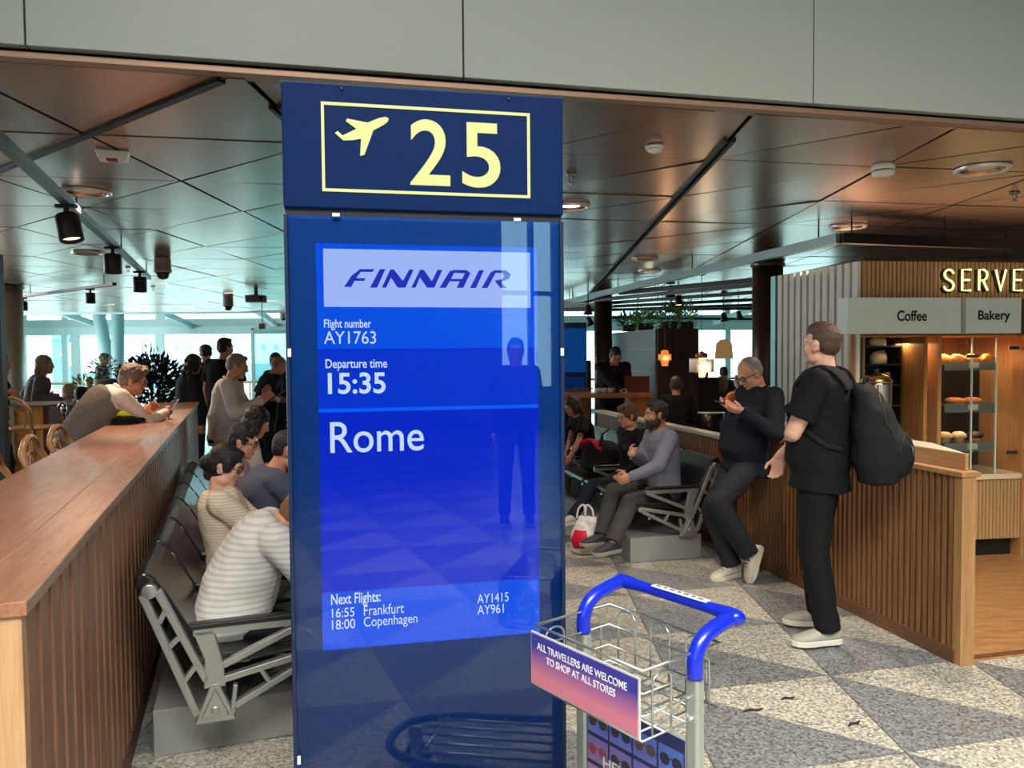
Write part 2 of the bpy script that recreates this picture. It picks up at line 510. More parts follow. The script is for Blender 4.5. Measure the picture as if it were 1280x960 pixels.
# ---------- glazed end of the low hall: sloping rooflight, head beam, window wall, rail
steel = mat('glazing_steel', (190, 224, 224), .5)
YG = 21.0; ZH = 2.22
def glass_material(name, tint, rough=.0, ior=1.45):
    m = bpy.data.materials.new(name); m.use_nodes = True
    nt = m.node_tree; N = nt.nodes; L = nt.links
    for n in list(N): N.remove(n)
    out = N.new('ShaderNodeOutputMaterial'); tr = N.new('ShaderNodeBsdfTransparent'); gl = N.new('ShaderNodeBsdfGlossy'); mx = N.new('ShaderNodeMixShader')
    tr.inputs[0].default_value = tint; gl.inputs['Roughness'].default_value = rough
    fr = N.new('ShaderNodeFresnel'); fr.inputs[0].default_value = ior
    L.new(fr.outputs[0], mx.inputs[0]); L.new(tr.outputs[0], mx.inputs[1]); L.new(gl.outputs[0], mx.inputs[2]); L.new(mx.outputs[0], out.inputs[0])
    MATS[name] = m
    return m
g_roof = glass_material('rooflight_glass', (.22, .36, .37, 1))
g_win = glass_material('window_glass', (.80, .95, .95, 1))
g_clear = glass_material('clear_glass', (.97, .99, .98, 1))
mb = MB()
mb.box2((-13.5, YG - .1, ZH), (15.9, YG + .1, ZH + .22))                      # head beam
mb.box2((-13.5, YG - .05, 0), (15.9, YG + .05, .10))
for x in (-12.2, -5.2, -.45, 4.6, 5.9, 9.0, 13): mb.box((x, YG, ZH / 2), (.14, .1, ZH))
for x in (-11.9, -9.6): mb.box((x, YG, ZH / 2), (.22, .12, ZH))
struct('window_2', mb, steel)
mb = MB(); mb.box2((-13.5, YG - .01, .1), (15.9, YG + .01, ZH)); struct('window_2_glass', mb, g_win)
mb = MB()
zs, ze = CEIL + .18, ZH + .2
for x in [-13, -10.6, -8.2, -5.9, -3.5, -1.1, 1.2, 3.6, 6.0, 8.4, 10.8]:
    mb.bar((x, END_Y + .35, zs), (x - .5, YG, ze), .10, .14)
mb.box2((-13.5, END_Y + .3, CEIL - .02), (12, END_Y + .5, CEIL + .3))
for x0 in (-11, -4.0, 2): mb.bar((x0, END_Y + 1.0, zs - .1), (x0 + 3.6, END_Y + 1.0, zs - .1), .5, .04)
struct('window_3', mb, steel)
mb = MB(); mb.add([(-13.5, END_Y + .35, zs), (12, END_Y + .35, zs), (12, YG, ze), (-13.5, YG, ze)], [(0, 1, 2, 3)]); mb.add([(-13.5, END_Y + .35, zs + .02), (12, END_Y + .35, zs + .02), (12, YG, ze + .02), (-13.5, YG, ze + .02)], [(3, 2, 1, 0)])
struct('window_3_glass', mb, g_roof)
mb = MB(); mb.tube([(-13.4, YG - .5, .92), (11.9, YG - .5, .92)], .035, 10)
for x in range(-13, 12, 2): mb.tube([(x, YG - .5, 0), (x, YG - .5, .92)], .018, 8)
o = mb.build('hand_rail', wood('rail_wood', (176, 140, 96), (200, 164, 118), .4))
tag(o, 'pale timber hand rail running along the far window wall', 'rail')

g_hall = glass_material('hall_dimming_glass', (.26, .30, .30, 1))  # dark tint put in to cut sky light through the unseen hall panes
mb = MB(); mb.box2((-1.6, -3.2, 6.02), (4.6, 0, 6.04)); struct('window_4_glass', mb, g_hall)
mb = MB(); mb.box2((-8.5, -11.52, .8), (.8, -11.50, 5.6)); struct('window_1_glass', mb, g_hall)
mb = MB(); mb.box2((5.7, -11.52, .8), (7.1, -11.50, 5.6)); struct('window_6_glass', mb, g_win)
mb = MB()
for y in (7.5, 9.5, 11.5, 13.5, 15.5, 17.5, 19.5, 21): mb.box((-13.3, y, 1.3), (.08, .08, 2.6))
for z in (.1, 2.45): mb.box((-13.3, 14.2, z), (.1, 13.6, .16))
struct('window_5', mb, steel)
mb = MB(); mb.box2((7.0, 16.6, 0), (15.9, 16.8, CEIL)); struct('wall_reflection_block', mb, wood('reflection_block_wood', (104, 70, 46), (132, 92, 62), .6, (2, 2, .5)))  # unseen wall added to darken the ceiling reflection above the kiosk
# outside: apron, terminal block and a parked white fuselage seen through the glass
mb = MB(); mb.box2((-80, YG + 2, -.4), (80, 160, -.3)); struct('floor_apron', mb, mat('apron_concrete', (190, 196, 196), .8))
t = thing('terminal_building', 'pale blue terminal block outside the window behind the man in the vest', 'building', (-25.5, 52, -.3))
mb = MB(); mb.box((0, 0, 2.1), (7.6, 6, 4.2)); mb.build('wall', mat('terminal_blue', (120, 172, 186), .7), t)
mb = MB()
for x in (-2.6, 0, 2.6): mb.box((x, -3.02, 2.1), (.08, .06, 4.2))
mb.box((0, -3.02, 3.0), (7.6, .06, .08)); mb.build('joint', mat('terminal_joint', (88, 140, 156), .7), t)
mb = MB(); mb.box((0, 0, 4.35), (8.2, 6.6, .3)); mb.build('roof', mat('terminal_roof', (176, 205, 208), .7), t)
t = thing('airplane', 'white airplane fuselage parked outside beyond the plant', 'airplane', (-14.5, 40, -.3))
mb = MB()
prof = [(.02, -9), (.5, -8.6), (1.0, -7.8), (1.4, -6), (1.5, -3), (1.5, 8), (1.2, 11), (.6, 14), (.1, 16)]
mb.lathe([(r_, z_) for r_, z_ in prof], (0, 0, 2.1), 28, axis='x'); mb.build('fuselage', mat('aircraft_white', (225, 232, 235), .35), t)
for k in range(22): mb = MB(); mb.box((-6 + k * .62, -1.46, 2.35), (.2, .08, .3)); mb.build('cabin_window', mat('aircraft_window', (150, 170, 180), .2), t, bevel=.03)
mb = MB(); mb.prism([(10.5, 3.0), (14, 3.2), (16.4, 6.4), (14.6, 6.4)], .2, (0, .1, 0)); mb.build('tail_fin', mat('aircraft_tail', (40, 60, 150), .4), t)
mb = MB(); mb.prism([(0, -1.4), (4, -1.4), (7, -9), (5.4, -9)], .22, (0, 0, 1.6), (1, 0, 0), (0, 1, 0)); mb.build('wing', MATS['aircraft_white'], t)
for wx in (-6.0, 3.5):
    mb = MB(); mb.tube([(wx, 0, .4), (wx, 0, 1.2)], .09, 8); mb.lathe([(.02, -.2), (.4, -.16), (.4, .16), (.02, .2)], (wx, 0, .4), 16, axis='y'); mb.build('landing_gear', mat('gear_dark', (50, 52, 54), .6), t)

# columns
def column(px, Y, r, label, m, top=CEIL, name='column'):
    p = at(px, 440, Y)
    t = thing(name, label, 'column', (p.x, p.y, 0))
    mb = MB(); mb.lathe([(r, 0), (r, top)], (0, 0, 0), 32); mb.build('shaft', m, t)
    mb = MB(); mb.lathe([(r + .012, 0), (r + .012, .10), (r, .104)], (0, 0, 0), 32); mb.build('base_ring', mat('column_ring', (110, 108, 104), .35, metal=1), t)
    mb = MB(); mb.lathe([(r, top - .05), (r + .02, top - .045), (r + .02, top - .005)], (0, 0, 0), 32); mb.build('top_ring', MATS['column_ring'], t)
    return t
brown = mat('column_brown', (84, 66, 56), .35, metal=.6)
column(959, 8.6, .165, 'dark brown round column between the kiosk and the partition, behind the leaning man', brown)
column(754, 12.4, .145, 'dark brown round column behind the man with the laptop', brown)
column(15, 10.6, .15, 'brushed metal round column at the left edge by the terrace', mat('column_metal', (196, 192, 178), .4, metal=.55))
white_col = mat('terrace_column_paint', (140, 178, 180), .5)
for px0, px1, lab in ((124, 139, 'pale leaning steel column by the window left of the upright one'), (147, 147, 'pale upright steel column by the window behind the plant'), ):
    a = at(px1, 472, 19.0); b2 = at(px0, 396, 19.0)
    d = (b2 - a) / (b2.z - a.z)
    base = a - d * a.z
    t = thing('steel_column', lab, 'column', base)
    mb = MB(); top = d * (CEIL + .1)
    mb.tube([(0, 0, 0), top], .15, 18); mb.build('shaft', white_col, t)
    mb = MB(); mb.lathe([(.26, 0), (.26, .03), (.16, .05)], (0, 0, 0), 20); mb.build('base_plate', steel, t)
# ================================================================== GATE SIGN TOTEM
SA = R(11.75); SP = Vector((-.6636, 2.259, 0)); SN = (math.sin(SA), -math.cos(SA), 0); SX = Vector((math.cos(SA), math.sin(SA), 0))
def suv(px, py):
    q = at_plane(px, py, SP, SN); return ((q - SP).dot(SX), q.z)
SW = .847
sign = thing('gate_sign', 'tall dark blue gate totem with number 25 and a flight information screen', 'sign', SP, SA)
navy = mat('sign_navy', (8, 36, 84), .5, spec=.08)
navy_d = mat('sign_navy_edge', (14, 34, 70), .35)
z_top = suv(528, 112)[1]; z_split = suv(528, 267)[1]
mb = MB(); mb.box2((0, 0, z_split + .008), (SW, .16, z_top)); mb.build('header_box', navy, sign, bevel=.004)
mb = MB(); mb.box2((-.004, .004, z_top - .012), (SW + .004, .165, z_top + .004)); mb.build('header_cap', navy_d, sign, bevel=.002)
mb = MB(); mb.box2((.004, .012, z_split - .014), (SW - .004, .16, z_split + .008)); mb.build('shadow_gap', mat('sign_gap', (8, 18, 38), .6), sign)
mb = MB(); mb.box2((.012, .008, .05), (SW - .012, .155, z_split - .014)); mb.build('cabinet', mat('sign_cabinet', (0, 66, 146), .4, spec=.2), sign)
mb = MB()
mb.box2((0, -.004, .03), (.012, .16, z_split - .012)); mb.box2((SW - .012, -.004, .03), (SW, .16, z_split - .012)); mb.box2((0, -.004, .03), (SW, .16, .05))
mb.build('edge_frame', navy_d, sign, bevel=.002)
mb = MB(); mb.box2((-.03, -.03, 0), (SW + .03, .19, .03)); mb.build('base_plate', mat('sign_base', (60, 66, 74), .4, metal=.8), sign, bevel=.004)
# lit pictogram, numerals and border on the header
lit = mat('sign_lit_yellow', (60, 62, 30), .5, emit=(243, 247, 158), emit_s=.92)
u0, v0 = suv(401, 127); u1, v1 = suv(662, 142); _, v2 = suv(404, 240); _, v3 = suv(663, 247)
vt, vb = (v0 + v1) / 2, (v2 + v3) / 2
mb = MB(); th = .0085
mb.box2((u0, -.003, vt - th), (u1, .001, vt)); mb.box2((u0, -.003, vb), (u1, .001, vb + th)); mb.box2((u0, -.003, vb + th), (u0 + th, .001, vt - th)); mb.box2((u1 - th, -.003, vb + th), (u1, .001, vt - th))
mb.build('border_line', lit, sign)
def zz5(x, y): return suv(340 + x / 3.368, 90 + y / 3.368)
pl = [(265, 257), (277, 249), (297, 268), (356, 240), (311, 207), (316, 197), (402, 214), (450, 195), (478, 190), (491, 196), (488, 209), (470, 223), (427, 246), (389, 349), (371, 354), (375, 281), (340, 287), (300, 288)]
mb = MB(); mb.prism([zz5(*p) for p in pl], -.003, (0, -.003, 0)); mb.build('airplane_symbol', lit, sign)
def box_of(x0, y0, x1, y1):
    a = suv(x0, y1); b2 = suv(x1, y0); return a[0], a[1], b2[0], b2[1]
a = suv(513, 231); b2 = suv(562, 151); text_obj('gate_digit', '2', lit, sign, a[0], a[1], b2[0], b2[1], -.0005, bold=.012)
a = suv(578, 234); b2 = suv(625, 155); text_obj('gate_digit', '5', lit, sign, a[0], a[1], b2[0], b2[1], -.0005, bold=.012)
for px, py in ((427, 111), (636, 124)):
    q = suv(px, py); mb = MB(); mb.lathe([(.006, 0), (.006, .003), (.002, .004)], (q[0], 0, q[1]), 12, axis='y'); mb.build('screw', navy_d, sign)
# the screen behind the glass front
def screen_mat(name, rgb, s=1.0):
    return mat(name, (8, 10, 20), .25, spec=.15, emit=rgb, emit_s=s)
uL = suv(400, 560)[0]; uR = suv(672, 560)[0]
zT = (suv(395, 303)[1] + suv(668, 310)[1]) / 2; zB = (suv(404, 815)[1] + suv(678, 790)[1]) / 2
uL = (suv(394, 304)[0] + suv(404, 814)[0]) / 2; uR = (suv(669, 310)[0] + suv(678, 790)[0]) / 2
z_437 = suv(400, 436)[1]; z_513 = suv(400, 513)[1]; z_742 = suv(402, 742)[1]
yF = .0055
mb = MB(); mb.box2((uL, yF, zB), (uR, .012, zT)); scr = mb.build('screen', screen_mat('screen_deep_blue', (0, 38, 200)), sign)
def band(name, za, zb, m, ua=None, ub=None, y=.005):
    mb = MB(); mb.box2((uL if ua is None else ua, y, za), (uR if ub is None else ub, y + .001, zb)); return mb.build(name, m, scr)
band('top_band', z_437, zT, screen_mat('screen_mid_blue', (0, 82, 232)))
band('time_band', z_513 + .004, z_437, screen_mat('screen_blue', (0, 52, 208)))
band('divider', z_513 - .007, z_513 + .004, screen_mat('screen_light_blue', (0, 96, 246)))
band('bottom_band', zB, z_742, MATS['screen_mid_blue'])
l0 = suv(405, 384); l1 = suv(663, 314)
band('logo_panel', (suv(405, 384)[1] + suv(662, 384)[1]) / 2, (suv(404, 311)[1] + suv(662, 315)[1]) / 2, screen_mat('screen_lilac', (172, 190, 250)), l0[0], l1[0], .004)
ink = screen_mat('screen_ink_blue', (34, 46, 186))
tx = screen_mat('screen_text_white', (214, 230, 255))
def zl(x, y): return suv(400 + x / 4.571, 310 + y / 4.571)
logo = {
 'F': [[(138, 222), (178, 160), (228, 120), (312, 120), (300, 136), (232, 136), (207, 172), (262, 172), (252, 187), (198, 187), (178, 222)]],
 'I': [[(286, 226), (342, 120), (374, 120), (326, 226)]],
 'N': [[(353, 226), (402, 122), (422, 122), (474, 188), (510, 122), (536, 122), (488, 226), (444, 226), (406, 168), (378, 226)]],
 'N2': [[(522, 226), (572, 124), (594, 124), (640, 190), (672, 124), (700, 124), (654, 226), (612, 226), (572, 168), (546, 226)]],
 'A': [[(683, 227), (742, 132), (770, 124), (838, 126), (860, 142), (820, 227), (782, 227), (800, 190), (742, 190), (720, 227)], ],
 'I2': [[(858, 228), (910, 126), (938, 126), (892, 228)]],
 'R': [[(924, 228), (976, 138), (1000, 126), (1066, 128), (1092, 150), (1080, 176), (1036, 192), (1068, 228), (1032, 228), (1000, 186), (1042, 178), (1052, 160), (1044, 142), (1004, 142), (958, 228)]],
}
for k, polys in logo.items():
    mb = MB()
    for pl in polys: mb.prism([zl(*p) for p in pl], -.0012, (0, .0028, 0))
    if k == 'A':
        pass
    mb.build('logo_letter', ink, scr)
mb = MB(); mb.prism([zl(*p) for p in [(766, 142), (828, 144), (812, 176), (750, 176)]], -.0004, (0, .0024, 0)); mb.build('logo_letter_counter', MATS['screen_lilac'], scr)
def line_text(name, txt, x0, yb0, x1, yt, bold=0.0):
    """x0, baseline y at x0, right x, top y at x0 (pixels of the left edge)"""
    a = suv(x0, yb0); b2 = suv(x0, yt); c = suv(x1, (yb0 + yt) / 2)
    return text_obj(name, txt, tx, scr, a[0], a[1], c[0], b2[1], .0048, bold=bold, thick=.0008)
line_text('flight_number_caption', 'Flight number', 405, 413, 464, 399, .012)
line_text('flight_number', 'AY1763', 405, 430, 470, 414)
line_text('departure_caption', 'Departure time', 407, 464, 484, 449, .012)
line_text('departure_time', '15:35', 410, 493, 482, 466, .02)
line_text('destination', 'Rome', 413, 567, 530, 528, .004)
line_text('next_flights_caption', 'Next Flights:', 414, 761, 476, 743.5, .012)
line_text('next_time', '16:55', 415, 773, 443, 761.5)
line_text('next_time', '18:00', 415, 788, 444, 776)
line_text('next_destination', 'Frankfurt', 455, 770.5, 505, 757.5)
line_text('next_destination', 'Copenhagen', 455, 788, 522, 772)
line_text('next_flight_number', 'AY1415', 597, 755, 636, 743.5)
line_text('next_flight_number', 'AY961', 597, 769, 630, 757.5)
# glass pane over the whole front, held by small white clips
mb = MB(); mb.box2((.012, -.004, .06), (SW - .012, -.001, z_split - .016)); mb.build('glass_pane', glass_material('blue_coated_glass', (.93, .97, 1.0, 1), ior=1.42), sign)
clip = mat('clip_white', (225, 225, 220), .4)
for px, py, wv in ((420, 269, 1), (646, 275, 1), (362, 441, 0), (702, 440, 0), (374, 949, 0)):
    q = suv(px, py); mb = MB()
    if wv: mb.box((q[0], -.006, q[1]), (.022, .008, .010))
    else: mb.box((q[0], -.006, q[1]), (.010, .008, .024))
    mb.build('clip', clip, sign, bevel=.001)
# ================================================================== BAR COUNTER (left), with slatted side
oak = wood('bar_oak', (136, 88, 64), (170, 120, 90), .38, (2.2, 26, 26), coat=.15)
oak_slat = wood('bar_oak_slat', (128, 88, 66), (168, 122, 94), .5, (26, 26, 1.5))
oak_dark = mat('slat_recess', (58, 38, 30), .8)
LC = Vector((-1.022, 1.58, 0)); LA = Vector((-.3355, .942, 0)); LF = Vector((.942, .3355, 0))   # corner, direction away, facing direction (to the seats)
LRZ = math.atan2(LA.y, LA.x)      # local x runs away along the counter, local y to the LEFT (bar side)
LL = 7.4
bar = thing('bar_counter', 'long oak bar counter with slatted side running back from the left foreground', 'counter', LC, LRZ)
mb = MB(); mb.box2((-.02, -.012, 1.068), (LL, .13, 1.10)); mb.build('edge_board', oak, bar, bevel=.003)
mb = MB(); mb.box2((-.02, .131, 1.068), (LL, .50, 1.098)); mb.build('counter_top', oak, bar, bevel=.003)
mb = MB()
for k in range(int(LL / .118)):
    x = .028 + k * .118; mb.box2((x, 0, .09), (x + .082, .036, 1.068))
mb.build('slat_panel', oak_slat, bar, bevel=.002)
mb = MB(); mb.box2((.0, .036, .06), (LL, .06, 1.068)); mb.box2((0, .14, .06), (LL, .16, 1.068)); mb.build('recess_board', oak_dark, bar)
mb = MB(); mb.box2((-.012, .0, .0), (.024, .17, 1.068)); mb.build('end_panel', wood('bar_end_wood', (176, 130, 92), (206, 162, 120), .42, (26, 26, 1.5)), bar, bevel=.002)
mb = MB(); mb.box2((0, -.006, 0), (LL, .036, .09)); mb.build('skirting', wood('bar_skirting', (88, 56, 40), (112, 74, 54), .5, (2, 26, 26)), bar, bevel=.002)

# ================================================================== SHOP COUNTER / PARTITION (right)
wal = wood('shop_wood_slat', (116, 76, 46), (152, 106, 68), .5, (26, 26, 1.5))
wal_light = wood('shop_wood_post', (158, 112, 70), (186, 140, 92), .42, (26, 26, 1.5))
wal_dark = mat('shop_recess', (46, 28, 18), .8)
ERZ = math.atan2(EB.y, EB.x)      # local x away, local y to the LEFT -> shop side is -y
CL = 2.3
t = thing('shop_counter', 'slatted wooden coffee counter with pale worktop behind the man with the backpack', 'counter', E0, ERZ)
def slat_wall(parent, x0, x1, z0, z1, pitch=.044, w_=.022):
    mb = MB(); n = int((x1 - x0) / pitch)
    for k in range(n):
        x = x0 + .012 + k * pitch; mb.box2((x, -.028, z0), (x + w_, 0, z1))
    mb.build('slat_panel', wal, parent)
    mb = MB(); mb.box2((x0, -.05, z0), (x1, -.028, z1)); mb.build('recess_board', wal_dark, parent)
slat_wall(t, 0, CL, .075, .965)
mb = MB(); mb.box2((-.02, -.06, 0), (CL, .008, .075)); mb.build('skirting', wood('shop_skirting', (96, 60, 38), (124, 82, 54), .45, (2, 26, 26)), t, bevel=.002)
mb = MB(); mb.box2((-.055, -.082, 0), (0, .002, .965)); mb.build('end_post', wal_light, t, bevel=.002)
mb = MB(); mb.box2((-.062, -.10, .965), (CL, .012, .99)); mb.build('ledge', wal_light, t, bevel=.002)
mb = MB(); mb.box2((.0, -.085, .99), (CL, -.065, 1.075)); mb.build('fascia_board', wood('shop_fascia_wood', (170, 124, 80), (196, 150, 102), .42, (2, 26, 26)), t, bevel=.002)
mb = MB(); mb.prism([(.0, -.066), (.43, -.25), (CL, -.25), (CL, -.066)], .033, (0, 0, 1.045), (1, 0, 0), (0, 1, 0)); mb.build('worktop', mat('pale_stone', (206, 200, 178), .3, noise_amt=.05, noise_scale=90), t, bevel=.003)
mb = MB(); mb.box2((.45, -.24, 0), (CL, -.22, 1.045)); mb.build('back_panel', wal_light, t)
t = thing('partition', 'low slatted wooden partition with pale top rail behind the right hand bench', 'partition', E0 + EB * CL, ERZ)
PLN = 3.2
slat_wall(t, 0.0, PLN, .075, .895)
mb = MB(); mb.box2((0, -.055, 0), (PLN, .006, .075)); mb.build('skirting', MATS['shop_skirting'], t)
mb = MB(); mb.box2((-.0, -.10, .895), (PLN, .02, .925)); mb.build('top_rail', wood('partition_top_wood', (170, 152, 130), (198, 182, 160), .4, (2, 26, 26)), t, bevel=.003)
mb = MB(); mb.box2((0, -.08, .0), (PLN, -.07, .895)); mb.build('back_panel', wal_dark, t)

# ================================================================== BEAM SEATING
alu = mat('cast_aluminium', (188, 188, 182), .38, metal=.85)
black_pad = mat('black_vinyl', (24, 23, 23), .32, coat=.2)
base_grey = mat('bench_base_grey', (150, 150, 146), .5, noise_amt=.05)
def bench_frame_mesh():
    mb = MB(); T = .034
    def bar(a, b, w_=.026, th=T): mb.bar((a[0], 0, a[1]), (b[0], 0, b[1]), th, w_, up=(0, 0, 1) if abs(a[0] - b[0]) > abs(a[1] - b[1]) else (1, 0, 0))
    mb.prism([(-.075, .195), (.075, .195), (.016, .345), (-.016, .345)], .036, (0, .018, 0))
    mb.prism([(-.052, .215), (.052, .215), (0, .33)], .046, (0, .023, 0))
    mb.prism([(-.04, .33), (.04, .33), (.034, .42), (.03, .43), (.0, .555), (-.075, .555), (-.035, .44)], T, (0, T / 2, 0))
    bar((-.075, .552), (.355, .548), .030)
    bar((.03, .41), (.345, .54), .026)
    bar((-.065, .23), (-.245, .715), .030)
    bar((-.03, .36), (-.195, .725), .028)
    mb.lathe([(.028, -.017), (.028, .017)], (-.221, 0, .725), 16, axis='y')
    bar((-.165, .50), (-.115, .545), .02); bar((-.115, .36), (-.06, .43), .02); bar((-.19, .60), (-.165, .655), .02)
    bar((.03, .355), (.40, .425), .026); bar((.07, .245), (.385, .40), .026); bar((.17, .375), (.20, .32), .018)
    mb.lathe([(.018, -.017), (.018, .017)], (.40, 0, .415), 12, axis='y')
    mb.lathe([(.015, -.03), (.015, -.023), (.009, -.021)], (0, 0, .245), 14, axis='y')
    mb.lathe([(.015, .023), (.015, .03)], (0, 0, .245), 14, axis='y')
    bar((.06, .21), (.075, .33), .018)
    return mb
def bench(name, label, pos, rz, nseats, seat_w=.56, base_x=(-.24, .42), flip=False, base_off=.18):
    """local x = facing direction, local y = along the bench"""
    t = thing(name, label, 'bench', pos, rz)
    sg = -1 if flip else 1
    L_ = nseats * seat_w
    mb = MB(); mb.box2((base_x[0], sg * base_off, 0), (base_x[1], sg * (L_ + .1), .19)); mb.build('base_plinth', base_grey, t, bevel=.004)
    mb = MB(); mb.box2((-.04, 0, .27), (.04, sg * L_, .33)); mb.build('beam', mat('beam_black', (30, 30, 31), .5), t)
    fr = None
    for k in range(nseats + 1):
        if fr is None: fr = bench_frame_mesh().build('side_frame', alu, t, bevel=.004); f2 = fr
        else: f2 = fr.copy(); COL.objects.link(f2); f2.parent = t
        f2.location = (0, sg * k * seat_w, 0)
        if k == 0: ap = MB().box((.13, 0, .574), (.44, .05, .022)).build('armrest_pad', black_pad, f2, bevel=.006)
        else: a2 = ap.copy(); COL.objects.link(a2); a2.parent = f2
    for k in range(nseats):
        y0 = sg * (k * seat_w + .022); y1 = sg * ((k + 1) * seat_w - .022)
        pts = [(-.02, .405), (.10, .40), (.30, .415), (.44, .425), (.465, .445), (.45, .47), (.30, .462), (.10, .45), (-.02, .455)]
        mb = MB(); mb.prism(pts, (y1 - y0), (0, y0, 0), (1, 0, 0), (0, 0, 1)); 
        for v in mb.v[len(pts):]: v.y = y1
        mb.build('seat_cushion', black_pad, t, bevel=.01)
        pts = [(-.03, .45), (-.085, .56), (-.16, .70), (-.205, .765), (-.24, .79), (-.275, .775), (-.275, .74), (-.245, .70), (-.20, .68), (-.135, .56), (-.075, .44)]
        mb = MB(); mb.prism(pts, (y1 - y0), (0, y0, 0), (1, 0, 0), (0, 0, 1))
        for v in mb.v[len(pts):]: v.y = y1
        mb.build('back_cushion', black_pad, t, bevel=.01)
    return t
q = at(270, 906, 2.92)
LB = Vector((q.x, q.y, 0))
bench('beam_seat', 'black vinyl airport bench with metal frames along the left bar counter', LB, math.atan2(LF.y, LF.x), 6)
q = at(861, 668, 5.87)
RB = Vector((q.x, q.y, 0)); RF = -EN
bench('beam_seat', 'black vinyl airport bench with metal frames along the right partition', RB, math.atan2(RF.y, RF.x), 5, seat_w=.60, flip=True, base_x=(-.13, .46), base_off=.05)

# ================================================================== LUGGAGE TROLLEY
TR = Vector((.187, 1.996, 0)); TRZ = math.atan2(-.792, .611)
tr = thing('luggage_trolley', 'small silver luggage trolley with blue handle and wire basket in front of the sign', 'trolley', TR, TRZ)
zinc = mat('trolley_steel', (200, 204, 200), .28, metal=.9)
blue_pl = mat('handle_blue', (14, 40, 196), .32, coat=.4)
UX, UY, UZ = .209, .19, .84
for s in (-1, 1):
    mb = MB()
    mb.box2((s * UX - .02, UY - .016, .10), (s * UX + .02, UY + .016, UZ - .076)); mb.build('upright', mat('upright_alu', (196, 200, 194), .35, metal=.7), tr, bevel=.007)
path = []
for s in (-1, 1):
    seg = [(s * UX, UY, UZ - .075), (s * UX, UY + .002, UZ - .02), (s * UX, UY + .035, UZ + .022), (s * UX, UY + .095, UZ + .040), (s * UX, UY + .145, UZ + .048), (s * (UX - .02), UY + .165, UZ + .05)]
    path.append(seg)
hp = path[0] + path[1][::-1]
mb = MB(); hs = smooth_path(hp, 5); mb.tube(hs, [.0165 if abs(p.x) < UX - .035 else .021 for p in hs], 14); mb.build('handle', blue_pl, tr)
mb = MB(); mb.box((.02, UY + .165, UZ + .0668), (.20, .026, .004)); h2 = mb.build('handle_label', mat('label_white', (214, 218, 220), .4), tr, bevel=.001)
mb = MB()
for k in range(7): mb.box((-.06 + k * .026, UY + .165, UZ + .0690), (.010 if k % 2 else .016, .008, .001))
mb.build('label_print', mat('label_print_grey', (70, 74, 90), .5), h2)
# basket
BZ, BB = .83, .655
def rect(y0, y1, x, z): return [(-x, y0, z), (x, y0, z), (x, y1, z), (-x, y1, z)]
def wire(mb, pts, r=.0034, closed=False): mb.tube(pts, r, 7, closed=closed)
mb = MB()
wire(mb, rect(0, .295, .205, BZ), .0042, True)
wire(mb, rect(.006, .289, .20, BZ - .06), .003, True)
wire(mb, rect(.012, .282, .195, BZ - .12), .003, True)
def loop(mb, p_left, p_right, ztop, zbot, r=.003):
    a = Vector(p_left); b2 = Vector(p_right); m_ = (a + b2) / 2; hw = (b2 - a) / 2
    pts = [(a.x, a.y, zbot)] + [(a.x, a.y, ztop - hw.length * .7)]
    for k in range(1, 8):
        an = PI - PI * k / 8
        pts.append((m_.x + hw.x * math.cos(an), m_.y + hw.y * math.cos(an), ztop - hw.length * .7 + hw.length * .7 * math.sin(an)))
    pts += [(b2.x, b2.y, ztop - hw.length * .7), (b2.x, b2.y, zbot)]
    wire(mb, pts, r)
for x in (-.13, 0, .13):
    loop(mb, (x - .035, .292, 0), (x + .035, .292, 0), BZ - .005, BB)
    loop(mb, (x - .035, .003, 0), (x + .035, .003, 0), BZ - .03, BB)
for s in (-1, 1):
    for y in (.07, .22): loop(mb, (s * .203, y - .035, 0), (s * .203, y + .035, 0), BZ - .02, BB)
mb.build('basket_side', zinc, tr)
mb = MB()
wire(mb, rect(.0, .292, .203, BB), .0034, True)
for x in (-.165, -.095, -.035, .035, .095, .165): wire(mb, [(x, .0, BB), (x, .292, BB)], .003)
for y in (.08, .16, .24): wire(mb, [(-.203, y, BB), (.203, y, BB)], .003)
mb.build('basket_floor', zinc, tr)
# welcome board on the basket front
def gradient(name, z0, z1, c0, c1, pos=(.25, .75)):
    m = mat(name, c0, .35)
    nt = m.node_tree; N = nt.nodes; L = nt.links; b = N['Principled BSDF']
    tc = N.new('ShaderNodeTexCoord'); sp = N.new('ShaderNodeSeparateXYZ'); L.new(tc.outputs['Object'], sp.inputs[0])
    mr = N.new('ShaderNodeMapRange'); mr.inputs[1].default_value = z0; mr.inputs[2].default_value = z1; L.new(sp.outputs[2], mr.inputs[0])
    r = N.new('ShaderNodeValToRGB'); r.color_ramp.elements[0].position = pos[0]; r.color_ramp.elements[0].color = lin(c0); r.color_ramp.elements[1].position = pos[1]; r.color_ramp.elements[1].color = lin(c1)
    L.new(mr.outputs[0], r.inputs[0]); L.new(r.outputs[0], b.inputs['Base Color'])
    return m
# printed boards: the colour run is the printed artwork
zb0, zb1 = BZ - .165, BZ - .012
mb = MB(); mb.box2((-.208, -.016, zb0), (.208, -.010, zb1)); wb = mb.build('welcome_board', mat('board_silver_edge', (214, 214, 210), .35, metal=.3), tr, bevel=.002)
mb = MB(); mb.box2((-.203, -.0172, zb0 + .005), (.203, -.0158, zb1 - .005)); mb.build('welcome_print', gradient('print_sunset', zb0, zb1, (214, 128, 150), (66, 62, 160)), wb)
white_ink = mat('white_ink', (240, 240, 242), .5)
text_obj('welcome_text', 'ALL TRAVELLERS ARE WELCOME', white_ink, wb, -.178, zb0 + .108, .168, zb0 + .128, -.0173, bold=.012, thick=.0006)
text_obj('welcome_text', 'TO SHOP AT ALL STORES', white_ink, wb, -.138, zb0 + .078, .128, zb0 + .098, -.0173, bold=.012, thick=.0006)
